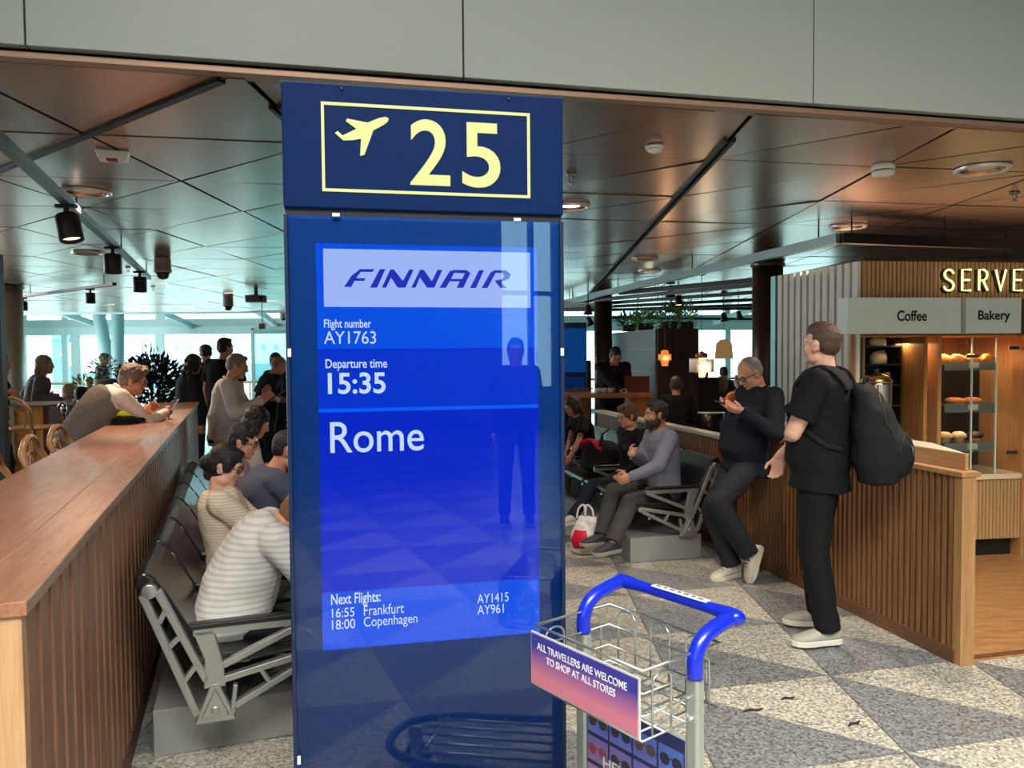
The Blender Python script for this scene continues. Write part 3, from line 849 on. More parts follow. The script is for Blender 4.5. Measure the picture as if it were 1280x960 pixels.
# advertising board between the uprights
az0, az1 = .10, .60
mb = MB(); mb.box2((-UX + .02, UY - .01, az0), (UX - .02, UY - .002, az1)); ad = mb.build('advert_board', MATS['board_silver_edge'], tr, bevel=.002)
mb = MB(); mb.box2((-UX + .024, UY - .0112, az0 + .006), (UX - .024, UY - .0098, az1 - .008)); mb.build('advert_shelf_print', mat('print_navy', (36, 44, 92), .4), ad)
cellm = gradient('print_cells', az1 - .30, az1, (196, 132, 168), (78, 104, 190), (.1, .7))
cw = (2 * UX - .048) / 4
glasses_cols = [(64, 48, 50), (40, 42, 58), (88, 66, 62), (40, 40, 56), (150, 70, 96), (60, 50, 64)]
lens = [mat('print_lens_%s' % n, c, .4) for n, c in zip(('brown', 'black', 'amber', 'smoke', 'rose', 'plum'), glasses_cols)]
mbs = MB(); rl = random.Random(5)
glass_mb = {}
for r_ in range(4):
    for c_ in range(4):
        x0 = -UX + .024 + c_ * cw; z1 = az1 - .045 - r_ * .085
        mbs.box2((x0 + .004, UY - .0122, z1 - .072), (x0 + cw - .004, UY - .0113, z1))
        cx, cz = x0 + cw * .5, z1 - .036
        g = glass_mb.setdefault(r_ * 4 + c_, MB())
        for sx in (-.021, .021):
            g.prism([(cx + sx + .017 * math.cos(a * PI / 6) * (1 if not 3 <= a <= 5 else 1.05), cz + .017 * math.sin(a * PI / 6)) for a in range(12)], -.0006, (0, UY - .0124, 0))
        g.box((cx, UY - .0126, cz + .006), (.014, .0006, .003))
        g.prism([(cx + .037, cz + .008), (cx + .046, cz - .018), (cx + .044, cz - .02), (cx + .034, cz + .004)], -.0006, (0, UY - .0124, 0))
mbs.build('advert_cells', cellm, ad)
for k, g in glass_mb.items(): g.build('sunglasses_print', lens[k % 6], ad)
text_obj('advert_text', 'HELSINKI', white_ink, ad, -.115, az1 - .205, .085, az1 - .172, UY - .0134, bold=.02, thick=.0004)
# chassis: platform loop, deck bars, wheels
mb = MB()
lp = [(-.20, UY, .16), (-.20, .0, .14), (-.19, -.30, .125), (-.12, -.46, .12), (0, -.50, .12), (.12, -.46, .12), (.19, -.30, .125), (.20, .0, .14), (.20, UY, .16)]
mb.tube(smooth_path(lp, 5), .017, 12)
mb.build('platform_loop', mat('bumper_dark', (44, 50, 60), .45), tr)
mb = MB()
for x in (-.13, -.065, 0, .065, .13): mb.tube([(x, UY, .155), (x, -.2, .14), (x, -.43 + abs(x) * .5, .13)], .006, 8)
for y in (-.33, -.1, .12): mb.tube([(-.19, y, .135), (.19, y, .135)], .006, 8)
mb.tube([(-.2, UY, .16), (.2, UY, .16)], .012, 8)
mb.build('platform_bar', zinc, tr)
tyre = mat('tyre_black', (30, 30, 32), .6)
for x, y, r_ in ((-.21, .30, .07), (.21, .30, .07), (0, -.40, .05)):
    mb = MB(); mb.lathe([(r_ * .4, -.016), (r_ * .93, -.016), (r_, -.010), (r_, .010), (r_ * .93, .016), (r_ * .4, .016)], (x, y, r_), 22, axis='x')
    wh = mb.build('wheel', tyre, tr)
    mb = MB(); mb.lathe([(.004, -.02), (r_ * .42, -.018), (r_ * .42, .018), (.004, .02)], (x, y, r_), 16, axis='x'); mb.build('wheel_hub', mat('hub_grey', (150, 154, 158), .4, metal=.6), wh)
    mb = MB(); mb.prism([(y - .02, r_), (y + .02, r_), (y + .03, .17), (y - .03, .17)], .006, (x - .03, 0, 0), (0, 1, 0), (0, 0, 1)); mb.build('wheel_fork', zinc, tr)

# ================================================================== COFFEE KIOSK
K0 = Vector((2.54, 5.6, 0)); KZ = R(8)
kiosk_slat = wood('kiosk_slat_warm', (176, 126, 82), (206, 158, 110), .5, (26, 26, 1.5))
kiosk_slat_g = wood('kiosk_slat_grey', (206, 200, 186), (230, 224, 212), .5, (26, 26, 1.5))
ksg = mat('kiosk_sign_grey', (226, 238, 230), .5)
kk = thing('coffee_kiosk', 'wood slatted coffee kiosk with a lit letter sign at the right edge', 'kiosk', K0, KZ)
ZT, ZS, ZB = 2.255, 1.985, 1.72
kw = 2.6
mb = MB()
for k in range(int(kw / .033)): mb.box2((.004 + k * .033, -.024, ZS), (.004 + k * .033 + .024, 0, ZT))
mb.build('front_slats', kiosk_slat, kk)
mb = MB(); mb.box2((0, 0, ZS), (kw, .02, ZT)); mb.box2((-.0, -.022, ZT), (kw, .9, ZT + .02)); mb.build('front_board', mat('kiosk_gap_dark', (60, 40, 28), .7), kk)
# side wall going back
sd = Vector((-.2249, .9744, 0)); sdl = Matrix.Rotation(-KZ, 3, 'Z') @ sd
sn = Vector((-sdl.y, sdl.x, 0))
mb = MB()
for k in range(12):
    c = sdl * (.03 + k * .088) + sn * .016
    mb.box((c.x, c.y, (ZT + .0) / 2), (.058, .03, ZT), rz=math.atan2(sdl.y, sdl.x))
mb.build('side_slats', kiosk_slat_g, kk)
mb = MB(); c = sdl * .53 - sn * .012; mb.box((c.x, c.y, ZT / 2), (1.06, .02, ZT), rz=math.atan2(sdl.y, sdl.x)); mb.build('side_board', mat('kiosk_side_gap', (64, 60, 54), .7), kk)
mb = MB(); c = sdl * 1.085; mb.box((c.x, c.y, ZT / 2), (.07, .08, ZT), rz=math.atan2(sdl.y, sdl.x)); mb.build('corner_trim', mat('teal_trim', (120, 160, 158), .4, metal=.4), kk)
# back wall, recess, wood cheek panels
kw_wood = wood('kiosk_panel_wood', (142, 92, 48), (178, 124, 70), .42, (14, 14, 1.2))
mb = MB(); mb.box2((-.02, .62, 0), (kw, .66, ZS)); mb.build('back_wall', kw_wood, kk)
mb = MB(); mb.box2((.0, -.0, ZB + .02), (.06, .04, ZS)); mb.box2((-.06, .02, .0), (.05, .06, ZS)); mb.box2((-.02, .02, .0), (.0, .64, ZS)); mb.build('left_cheek', kw_wood, kk)
mb = MB(); mb.box2((.545, .05, .6), (.575, .50, ZB + .05)); mb.build('middle_cheek', kw_wood, kk, bevel=.002)
mb = MB(); mb.box2((0, .0, ZB - .012), (kw, .62, ZB + .0)); mb.build('recess_ceiling', kw_wood, kk)
# grey boxes with the words
x0 = (at_plane(1058, 400, K0 + Vector((0, -.12, 0)), (math.sin(KZ), -math.cos(KZ), 0)) - K0).dot(Vector((math.cos(KZ), math.sin(KZ), 0)))
def kx(px, off=-.09):
    n = Vector((math.sin(KZ), -math.cos(KZ), 0)); q = at_plane(px, 420, K0 - n * off, n); return (q - K0).dot(Vector((math.cos(KZ), math.sin(KZ), 0)))
def kz(px, py, off=-.09):
    n = Vector((math.sin(KZ), -math.cos(KZ), 0)); q = at_plane(px, py, K0 - n * off, n); return q.z
ca, cb = kx(1077), kx(1200); ba, bb = kx(1206), kx(1275)
zc1, zc0 = kz(1140, 372), kz(1140, 417)
mb = MB(); mb.box2((ca - .115, -.10, zc0), (cb, .03, zc1)); cbx = mb.build('coffee_sign_box', ksg, kk, bevel=.003)
text_obj('coffee_lettering', 'Coffee', mat('sign_black_ink', (28, 28, 28), .5), cbx, kx(1120), kz(1140, 401.5), kx(1157), kz(1140, 388), -.1003, bold=.024, thick=.001)
mb = MB(); mb.box2((ba, -.10, zc0), (bb, .03, zc1)); bbx = mb.build('bakery_sign_box', ksg, kk, bevel=.003)
text_obj('bakery_lettering', 'Bakery', MATS['sign_black_ink'], bbx, kx(1221), kz(1240, 403.5), kx(1261), kz(1240, 388), -.1003, bold=.024, thick=.001)
mb = MB(); mb.box2((cb + .004, -.06, zc0), (ba - .004, .02, zc1 + .01)); mb.build('sign_divider', kw_wood, kk)
# neon-like letters SERVE
neon = mat('lit_letter_yellow', (120, 116, 60), .4, emit=(255, 246, 170), emit_s=1.5)
neon_side = mat('letter_case_green', (24, 34, 18), .5)
offl = -.055
def L2(px, py): return Vector((kx(px, offl), offl, kz(px, py, offl)))
def stroke(pts, closed=False, parent=None):
    P = [L2(1175 + (x / 26.0) * 1.0, 337 + y) for x, y in pts]
    return P
glyph = {
 'S': [[(21, 5), (17, 1.5), (11, 0), (5, 2), (3, 6), (6, 10.5), (12, 13), (18, 15.5), (21, 20), (18, 24.5), (12, 26), (6, 25), (2, 21)]],
 'E': [[(20, 0), (3, 0), (3, 26), (20, 26)], [(3, 13), (18, 13)]],
 'R': [[(3, 26), (3, 0), (12, 0), (18, 3), (19, 7), (17, 11), (12, 13.5), (3, 13.5)], [(11, 13.5), (20, 26)]],
 'V': [[(1, 0), (11, 26), (21, 0)]],
}
xpos = 1178
for gi, (ch, adv) in enumerate((('S', 22.0), ('E', 21.0), ('R', 22.0), ('V', 21.5), ('E', 21))):
    mb = MB(); mc = MB()
    for st in glyph[ch]:
        pts = [L2(xpos + x * .63, 337 + y) for x, y in st]
        if ch == 'S': pts = smooth_path(pts, 3)
        mb.tube(pts, .0078, 8)
        back = [p + Vector((0, .03, -.004)) for p in pts]
        mc.tube(back, .017, 8)
    o = mb.build('sign_letter', neon, kk); mc.build('letter_case', neon_side, o)
    xpos += adv
# bakery display case
gx0, gx1 = kx(1173, .1), kx(1275, .1)
mb = MB(); mb.box2((gx0 - .02, .06, 0.62), (gx1 + .02, .60, .66)); mb.build('case_deck', mat('case_deck_pale', (226, 206, 168), .3), kk, bevel=.003)
mb = MB()
for k in range(int((gx1 - gx0 + .05) / .03)): mb.box2((gx0 - .02 + k * .03, .075, .16), (gx0 - .02 + k * .03 + .023, .10, .62))
mb.build('case_base_slats', wood('case_slat', (166, 130, 86), (190, 154, 108), .5, (26, 26, 1.5)), kk)
mb = MB(); mb.box2((gx0 - .02, .10, .16), (gx1 + .02, .60, .62)); mb.build('case_base', mat('case_base_dark', (96, 70, 44), .6), kk)
mb = MB(); mb.box2((gx0 - .02, .16, 0.012), (gx1 + .02, .60, .16)); mb.build('case_kick', mat('kick_black', (24, 26, 24), .5), kk)
mb = MB(); mb.box2((gx0 + .02, .51, .66), (gx1, .52, 1.49)); mb.box2((gx0, .12, .67), (gx0 + .02, .59, 1.48)); mb.build('case_back', mat('case_dark', (20, 13, 10), .5), kk)
mb = MB(); mb.box2((gx0 - .03, .06, .64), (gx0 - .0, .60, ZB)); mb.box2((gx1, .06, 0.0), (gx1 + .03, .60, ZB)); mb.build('case_side_panel', wal_light, kk)
for a, b2 in ((gx0 + .0, gx0 + .27), (gx0 + .275, gx0 + .475)):
    mb = MB(); mb.box2((a, .085, .665), (b2, .093, ZB - .02)); mb.build('case_glass', g_clear, kk)
mb = MB()
for x in (gx0 + .2725, gx0 + .478): mb.box2((x - .004, .082, .665), (x + .004, .094, ZB - .02))
mb.build('glass_edge', mat('glass_edge_pale', (214, 224, 200), .15), kk)
shelf_z = [1.50, 1.18, .88]
sg_ = mat('shelf_edge_grey', (120, 122, 112), .4)
for i, z in enumerate(shelf_z):
    mb = MB(); mb.box2((gx0 + .07, .12, z - .006), (gx0 + .50, .50, z)); sh = mb.build('case_shelf', mat('shelf_dark', (74, 66, 54), .35), kk)
    mb = MB(); mb.box2((gx0 + .07, .112, z - .048), (gx0 + .50, .119, z + .018)); mb.build('shelf_edge', sg_, sh)
    mb = MB(); mb.box2((gx0 + .265, .106, z - .03), (gx0 + .345, .111, z + .012)); mb.build('price_card', mat('card_white', (216, 210, 200), .5), sh)
mb = MB()
for z in (1.62, .82):
    mb.box((gx1 - .06, .088, z), (.09, .012, .025)); 
mb.box((gx0 + .27, .08, 1.56), (.10, .012, .022))
mb.build('hinge', mat('hinge_metal', (150, 148, 140), .3, metal=1), kk)

def kp(x, y, z):   # kiosk local -> world
    return K0 + Matrix.Rotation(KZ, 3, 'Z') @ Vector((x, y, z))
for z_ in (1.44, 1.12): area_light('case_shelf_fill', kp(gx0 + .28, .16, z_), kp(gx0 + .28, .30, z_ - .3), .36, .03, 1.3, (1, .66, .36))  # lamps added under the shelves to brighten the buns and muffins
# pastries
crust = mat('croissant_crust', (206, 130, 52), .5, noise_amt=.35, noise_scale=45)
def croissant():
    mb = MB(); n = 13; path = []; rr = []
    for i in range(n):
        u = i / (n - 1) * 2 - 1
        path.append((u * .075, -.03 * u * u, .028)); rr.append(.004 + .026 * (1 - abs(u) ** 1.6) + (.003 if i % 2 else -.002))
    mb.tube(path, rr, 10); return mb
cr = None
spots = [(.15, .25), (.21, .17), (.27, .26), (.33, .17), (.40, .26), (.46, .17)]
clab = ['croissant at the left end of the top bakery shelf', 'second croissant from the left on the top bakery shelf', 'third croissant from the left on the top bakery shelf', 'third croissant from the right on the top bakery shelf', 'second croissant from the right on the top bakery shelf', 'croissant at the right end of the top bakery shelf']
for i, (x, y) in enumerate(spots):
    if cr is None: cr = croissant().build('croissant', crust); o = cr
    else: o = cr.copy(); COL.objects.link(o)
    o.location = kp(gx0 + x, y, shelf_z[0] + .0); o.rotation_euler = (0, 0, KZ + rl.uniform(-.5, .5))
    o.scale = (1.15, 1.15, 1.35)
    tag(o, 'golden ' + clab[i], 'pastry', 'croissants on the top shelf')
bun0 = None
for i, (x, lab) in enumerate(((.22, 'round glazed bun on the middle bakery shelf, left one'), (.37, 'round glazed bun on the middle bakery shelf, right one'))):
    if bun0 is None:
        mb = MB(); mb.lathe([(.01, 0), (.055, .004), (.072, .025), (.066, .05), (.03, .062), (.008, .05), (.001, .045)], (0, 0, 0), 22)
        bun0 = mb.build('sweet_bun', mat('bun_crust', (196, 112, 60), .4, noise_amt=.4, noise_scale=40)); o = bun0
    else: o = bun0.copy(); COL.objects.link(o)
    o.location = kp(gx0 + x, .20, shelf_z[1]); tag(o, lab, 'pastry', 'buns on the middle shelf')
mf = None
for i, (x, lab) in enumerate(((.10, 'pale muffin on the lower bakery shelf, left one'), (.22, 'pale muffin on the lower bakery shelf, middle one'), (.36, 'dark muffin on the lower bakery shelf, right one'))):
    t = thing('muffin', lab, 'pastry', kp(gx0 + x + .03, .19, shelf_z[2]), 0, 'muffins on the lower shelf')
    mb = MB(); mb.lathe([(.03, 0), (.042, .05), (.04, .052)], (0, 0, 0), 18); mb.build('paper_cup', mat('muffin_paper', (190, 140, 110), .7), t)
    mb = MB(); mb.lathe([(.042, .048), (.058, .058), (.052, .08), (.03, .096), (.001, .10)], (0, 0, 0), 18); mb.build('crown', mat('muffin_top_dark', (60, 34, 30), .6) if i == 2 else mat('muffin_top_pale', (232, 184, 130), .6, noise_amt=.2, noise_scale=50), t)
t = thing('pastry_brush', 'white handled pastry tongs leaning on the case deck behind glass', 'tongs', kp(gx0 + .2, .2, .66), KZ + .3)
mb = MB(); mb.bar((-.02, 0, .03), (.24, 0, .16), .02, .008); mb.bar((-.02, .0, .02), (.24, 0, .15), .02, .006); mb.build('arm', mat('tongs_white', (232, 222, 200), .4), t)
mb = MB(); mb.ell((-.05, 0, .02), (.06, .03, .02)); mb.build('scoop', mat('tongs_scoop', (200, 206, 200), .25), t)
t = thing('shelf_rack', 'dark tiered shelving with paper bags inside the kiosk beside the coffee urn', 'shelving', kp(.13, .30, 0), KZ)
mb = MB()
for z in (1.0, 1.18, 1.34, 1.50, 1.64): mb.box((.18, .08, z), (.39, .24, .012))
mb.build('shelf_board', mat('rack_dark', (44, 32, 24), .5), t)
mb = MB(); mb.box((.18, .21, 1.3), (.41, .01, .85)); mb.box((-.02, .08, 1.2), (.012, .24, 1.05)); mb.box((.38, .08, 1.2), (.012, .24, 1.05)); mb.box((0, .08, .4), (.03, .2, .8)); mb.box((.36, .08, .4), (.03, .2, .8)); mb.build('rack_frame', MATS['rack_dark'], t)
rb = random.Random(2)
pb = mat('paper_bag', (214, 190, 150), .8, noise_amt=.1)
bl = ['crumpled paper bag on the topmost kiosk rack shelf', 'paper bag on the second kiosk rack shelf from the top', 'folded paper bag on the middle kiosk rack shelf', 'small paper bag on the second lowest kiosk rack shelf']
for i, (x, z, sx, sz) in enumerate(((.27, 1.646, .16, .07), (.28, 1.506, .15, .10), (.30, 1.346, .13, .085), (.32, 1.186, .12, .09))):
    mb = MB(); mb.loft([((0, 0, 0), (sx / 2, 0, 0), (0, .05, 0)), ((0, 0, sz * .6), (sx / 2 * 1.05, 0, 0), (0, .045, 0)), ((0.01, 0, sz), (sx / 2 * .9, 0, .01), (0, .008, 0))], 12)
    o = mb.build('paper_bag', pb); o.location = kp(.14 + x - .06, .33, z); o.rotation_euler = (0, 0, KZ + rb.uniform(-.4, .4)); tag(o, bl[i], 'bag', 'paper bags on the rack')
# back counter of the kiosk with urn and small jug
t = thing('back_counter', 'pale topped back counter under the coffee urn inside the kiosk', 'counter', kp(.2, -.02, 0), KZ)
mb = MB(); mb.box2((-.18, -.16, .0), (.24, .02, .90)); mb.build('body', kw_wood, t)
mb = MB(); mb.box2((-.19, -.17, .90), (.25, .03, .925)); mb.build('top', MATS['pale_stone'], t)
t = thing('coffee_urn', 'shiny steel coffee urn with domed lid behind the backpack', 'urn', kp(.085, -.07, .925), KZ)
sil = mat('polished_steel', (214, 206, 196), .12, metal=1)
mb = MB(); mb.lathe([(.10, 0), (.105, .03), (.09, .05), (.098, .07), (.104, .44), (.107, .45)], (0, 0, 0), 28); mb.build('body', sil, t)
mb = MB(); mb.lathe([(.11, .45), (.104, .475), (.075, .50), (.035, .515), (.012, .52)], (0, 0, 0), 28); mb.build('lid', mat('warm_steel', (212, 178, 140), .15, metal=1), t)
mb = MB(); mb.lathe([(.008, .518), (.018, .535), (.014, .55), (.001, .555)], (0, 0, 0), 14); mb.build('knob', mat('urn_knob', (40, 32, 28), .4), t)
mb = MB(); mb.tube([(.03, -.08, .12), (.03, -.12, .12), (.03, -.13, .09)], .008, 8); mb.build('tap', sil, t)
# things on the worktop
def ep(s, d, z): return E0 + EB * s + EN * d + Vector((0, 0, z))
for i, (s, d, h, lab) in enumerate(((1.15, .13, .07, 'small steel milk jug on the pale worktop, nearest the backpack'), (1.02, .17, .085, 'taller steel milk jug on the pale worktop'))):
    t = thing('milk_jug', lab, 'jug', ep(s, d, 1.078), ERZ)
    mb = MB(); mb.lathe([(.03, 0), (.034, .01), (.03, h * .6), (.024, h * .85), (.03, h)], (0, 0, 0), 20); mb.build('body', sil, t)
    mb = MB(); mb.tube([(.028, 0, h * .85), (.055, 0, h * .8), (.055, 0, h * .4), (.032, 0, h * .3)], .004, 8); mb.build('handle', sil, t)
t = thing('serving_tray', 'flat steel tray lying on the pale worktop behind the milk jugs', 'tray', ep(.72, .19, 1.078), ERZ)
mb = MB(); mb.box((0, 0, .006), (.30, .10, .012)); mb.build('tray', mat('tray_steel', (180, 176, 160), .3, metal=.9), t, bevel=.004)
# ================================================================== PEOPLE: one continuous body surface, clothing and hair as its parts
def remeshed(name, mb, m, voxel, smooth_it=4, disp=0.0, disp_scale=.08, parent=None, seed=0, ripple=None):
    me = mb.mesh('raw'); tmp = bpy.data.objects.new('raw', me); COL.objects.link(tmp)
    r = tmp.modifiers.new('r', 'REMESH'); r.mode = 'VOXEL'; r.voxel_size = voxel; r.use_smooth_shade = True
    if smooth_it:
        s = tmp.modifiers.new('s', 'SMOOTH'); s.iterations = smooth_it; s.factor = .5
    dg = bpy.context.evaluated_depsgraph_get()
    out = bpy.data.meshes.new_from_object(tmp.evaluated_get(dg))
    bpy.data.objects.remove(tmp); bpy.data.meshes.remove(me)
    if disp:
        nrm = [v.normal.copy() for v in out.vertices]
        off = Vector((seed * 3.1, seed * 1.7, seed * .9))
        for v, n in zip(out.vertices, nrm):
            p = v.co / disp_scale + off
            k = noise.noise(p) + .5 * noise.noise(p * 2.1)
            v.co += n * (disp * k)
        out.update()
    for p in out.polygons: p.use_smooth = True
    out.name = name; out.materials.clear(); out.materials.append(m)
    o = bpy.data.objects.new(name, out); link(o, parent)
    return o
def V(*a): return Vector(a)
def ik(a, t, l1, l2, hint):
    d = t - a; L_ = min(d.length, (l1 + l2) * .995); L_ = max(L_, abs(l1 - l2) * 1.05 + .02)
    dn = d.normalized(); t2 = a + dn * L_
    x = (l1 * l1 - l2 * l2 + L_ * L_) / (2 * L_)
    h = math.sqrt(max(0, l1 * l1 - x * x))
    hp = hint - dn * hint.dot(dn)
    if hp.length < 1e-5: hp = dn.orthogonal()
    return a + dn * x + hp.normalized() * h, t2
def basis(f, u):
    f = f.normalized(); r = f.cross(u).normalized(); u = r.cross(f).normalized()
    return r, f, u
def add_hand(mb, wr, d, n, side_v, s=1.0, curl=.5, spread=.0):
    """wr wrist, d towards the fingers, n the way the palm faces, side_v towards the thumb"""
    d = d.normalized(); n = (n - d * n.dot(d)).normalized(); l = (side_v - d * side_v.dot(d) - n * side_v.dot(n))
    l = l.normalized() if l.length > 1e-4 else d.cross(n)
    M = Matrix((l, d, n)).transposed()
    mb.ell(wr + d * .048 * s, (.041 * s, .055 * s, .017 * s), M)
    mb.ell(wr + d * .035 * s + l * .022 * s + n * .006 * s, (.018 * s, .032 * s, .016 * s), M)
    for k, (off, L_, r) in enumerate(((.030, .074, .0092), (.0105, .082, .0095), (-.0105, .076, .0092), (-.030, .060, .0082))):
        p = wr + d * (.088 - abs(off) * .25) * s + l * off * s
        ang = 0.0; dirv = (d + l * (off * 2.2)).normalized()
        for q, fr in enumerate((.45, .31, .26)):
            ang += curl * (.55, .85, .6)[q] * (1 + .08 * k)
            v = dirv * math.cos(ang) + n * math.sin(ang)
            p2 = p + v * L_ * fr * s
            mb.cap(p, p2, r * s * (1 - .06 * q), r * s * (1 - .06 * (q + 1)), 8); p = p2
    p = wr + d * .026 * s + l * .026 * s + n * .004 * s
    v1 = (d * .62 + l * .62 + n * .42).normalized(); p2 = p + v1 * .042 * s
    mb.cap(p, p2, .0125 * s, .0105 * s, 8)
    v2 = (d * .85 + l * .15 + n * .5).normalized(); mb.cap(p2, p2 + v2 * .032 * s, .0105 * s, .009 * s, 8)
def add_head(mb, C, f, u, s, jaw=1.0, ears=True):
    r, f, u = basis(f, u); M = Matrix((r, f, u)).transposed()
    def P(x, y, z): return C + (r * x + f * y + u * z) * s
    def E(c, rad): mb.ell(P(*c), tuple(q * s for q in rad), M, 20, 14)
    E((0, -.012, .03), (.074, .094, .088)); E((0, -.03, .0), (.068, .075, .075))
    E((0, .022, -.035), (.060 * jaw, .068, .078)); E((0, .052, -.085), (.034 * jaw, .034, .03)); E((0, .066, -.098), (.020, .018, .016))
    for q in (-1, 1):
        E((q * .036, .055, -.028), (.024, .026, .028)); E((q * .045, .01, -.075), (.022 * jaw, .04, .03))
        if ears:
            E((q * .074, -.008, -.012), (.010, .021, .032)); E((q * .079, -.014, .004), (.009, .018, .018))
    mb.cap(P(-.034, .076, .022), P(.034, .076, .022), .016 * s, .016 * s, 10)
    mb.cap(P(0, .084, .014), P(0, .104, -.024), .010 * s, .0125 * s, 10)
    for q in (-1, 1): E((q * .011, .094, -.028), (.009, .012, .009))
    E((0, .076, -.058), (.024, .016, .008)); E((0, .074, -.069), (.021, .016, .009))
    E((0, .07, -.045), (.02, .02, .02))
def add_hair(mb, C, f, u, s, style):
    r, f, u = basis(f, u); M = Matrix((r, f, u)).transposed()
    def P(x, y, z): return C + (r * x + f * y + u * z) * s
    def E(c, rad): mb.ell(P(*c), tuple(q * s for q in rad), M, 20, 14)
    if style == 'buzz':
        E((0, -.022, .036), (.0765, .092, .088)); E((0, -.045, .0), (.072, .064, .068)); E((0, .0, .075), (.066, .084, .058))
    elif style == 'short':
        E((0, -.020, .044), (.081, .096, .091)); E((0, -.045, .005), (.077, .068, .072)); E((0, .045, .096), (.052, .035, .026))
        for q in (-1, 1): E((q * .068, .004, .02), (.014, .02, .04))
    elif style == 'messy':
        E((0, -.018, .048), (.086, .10, .094)); E((0, -.045, .0), (.080, .07, .075)); E((0, .06, .095), (.06, .038, .03)); E((-.03, .05, .11), (.04, .04, .03))
        for q in (-1, 1): E((q * .07, .006, .015), (.016, .022, .045))
    elif style == 'ring':
        E((0, -.035, -.002), (.079, .072, .055))
        for q in (-1, 1): E((q * .066, -.01, .015), (.014, .03, .04))
    elif style == 'thin':
        E((0, -.024, .034), (.0775, .091, .087)); E((0, -.04, .0), (.077, .068, .064))
    elif style == 'bun':
        E((0, -.016, .042), (.083, .098, .090)); E((0, -.035, .0), (.083, .078, .085)); E((0, -.105, -.01), (.048, .045, .05)); E((0, .035, .088), (.062, .05, .03))
        for q in (-1, 1): E((q * .068, .022, .02), (.02, .032, .05))
        E((.0, -.07, -.075), (.05, .04, .035))
    elif style in ('long', 'curly'):
        E((0, -.018, .045), (.086, .100, .092)); E((0, -.04, -.01), (.088, .078, .09))
        for q in (-1, 1): E((q * .07, .012, -.02), (.022, .042, .09))
        if style == 'long':
            mb.loft([(P(0, -.05, .0), r * .085 * s, f * .06 * s), (P(0, -.075, -.10), r * .09 * s, f * .045 * s), (P(0, -.085, -.2), r * .085 * s, f * .04 * s), (P(0, -.09, -.31), r * .06 * s, f * .03 * s), (P(0, -.09, -.36), r * .02 * s, f * .015 * s)], 16)
        else:
            for k in range(16):
                a = k * 2.4; E((.075 * math.cos(a), -.05 + .05 * math.sin(a), .05 - k * .012), (.035, .035, .035))
    elif style == 'bob':
        E((0, -.016, .045), (.086, .100, .092)); E((0, -.035, -.03), (.088, .078, .10))
        for q in (-1, 1): E((q * .07, .016, -.03), (.024, .048, .09))
    elif style == 'cap':
        E((0, -.014, .052), (.084, .102, .075)); E((0, -.045, .0), (.077, .066, .06))
SKIN = {}
def skin_mat(kind):
    c = {'light': (226, 172, 148), 'fair': (222, 160, 132), 'tan': (184, 128, 100), 'warm': (206, 142, 112)}[kind]
    return mat('skin_' + kind, c, .5, sss=.12, noise_amt=.06, noise_scale=14)
def cloth(name, rgb, noise_amt=.08, bump=.25, rough=.85): return mat('cloth_' + name, rgb, rough, spec=.25, noise_amt=noise_amt, noise_scale=60, bump=bump, bump_scale=22)

def add_shoe(root, ank, toe, up, m_up, m_sole, s=1.0, laces=None, tongue=None):
    """ank: point on the ground side under the ankle at sole level"""
    t = toe.normalized(); l = t.cross(up).normalized(); u = l.cross(t).normalized()
    def P(x, z, y=0): return ank + (t * x + u * z + l * y) * s
    mb = MB()
    secs = [(-.078, .05, .014, .022), (-.07, .056, .030, .036), (-.04, .062, .036, .046), (.0, .062, .039, .048), (.04, .056, .042, .040), (.085, .046, .046, .030), (.13, .040, .047, .024), (.165, .035, .040, .018), (.188, .031, .024, .012), (.198, .029, .006, .004)]
    mb.loft([(P(x, z), l * w_ * s, u * h * s) for x, z, w_, h in secs], 18)
    sh = mb.build('shoe', m_up, root)
    out = [(-.085, .0), (-.078, .022), (-.055, .034), (0, .037), (.05, .041), (.10, .050), (.15, .048), (.185, .032), (.203, .008)]
    poly = out + [(x, -y) for x, y in out[::-1][:-1]]
    mb = MB(); mb.prism([(x * s, y * s) for x, y in poly], .030 * s, P(0, 0), t, l)
    # make sure the sole rises along +u
    if (mb.v[len(poly)] - mb.v[0]).dot(u) < 0:
        for k in range(len(poly)): mb.v[k + len(poly)] = mb.v[k] + u * .030 * s
    mb.build('sole', m_sole, sh, bevel=.004)
    if laces:
        mb = MB()
        for k in range(4):
            x = .045 + k * .022; z = .098 - k * .012
            mb.tube([P(x, z - .008, -.026), P(x + .006, z + .002, 0), P(x, z - .008, .026)], .0032 * s, 6)
        mb.tube([P(.04, .1, 0), P(.03, .11, .03), P(.045, .085, .045)], .003 * s, 6); mb.tube([P(.04, .1, 0), P(.03, .108, -.03), P(.05, .085, -.044)], .003 * s, 6)
        mb.build('laces', laces, sh)
    return sh

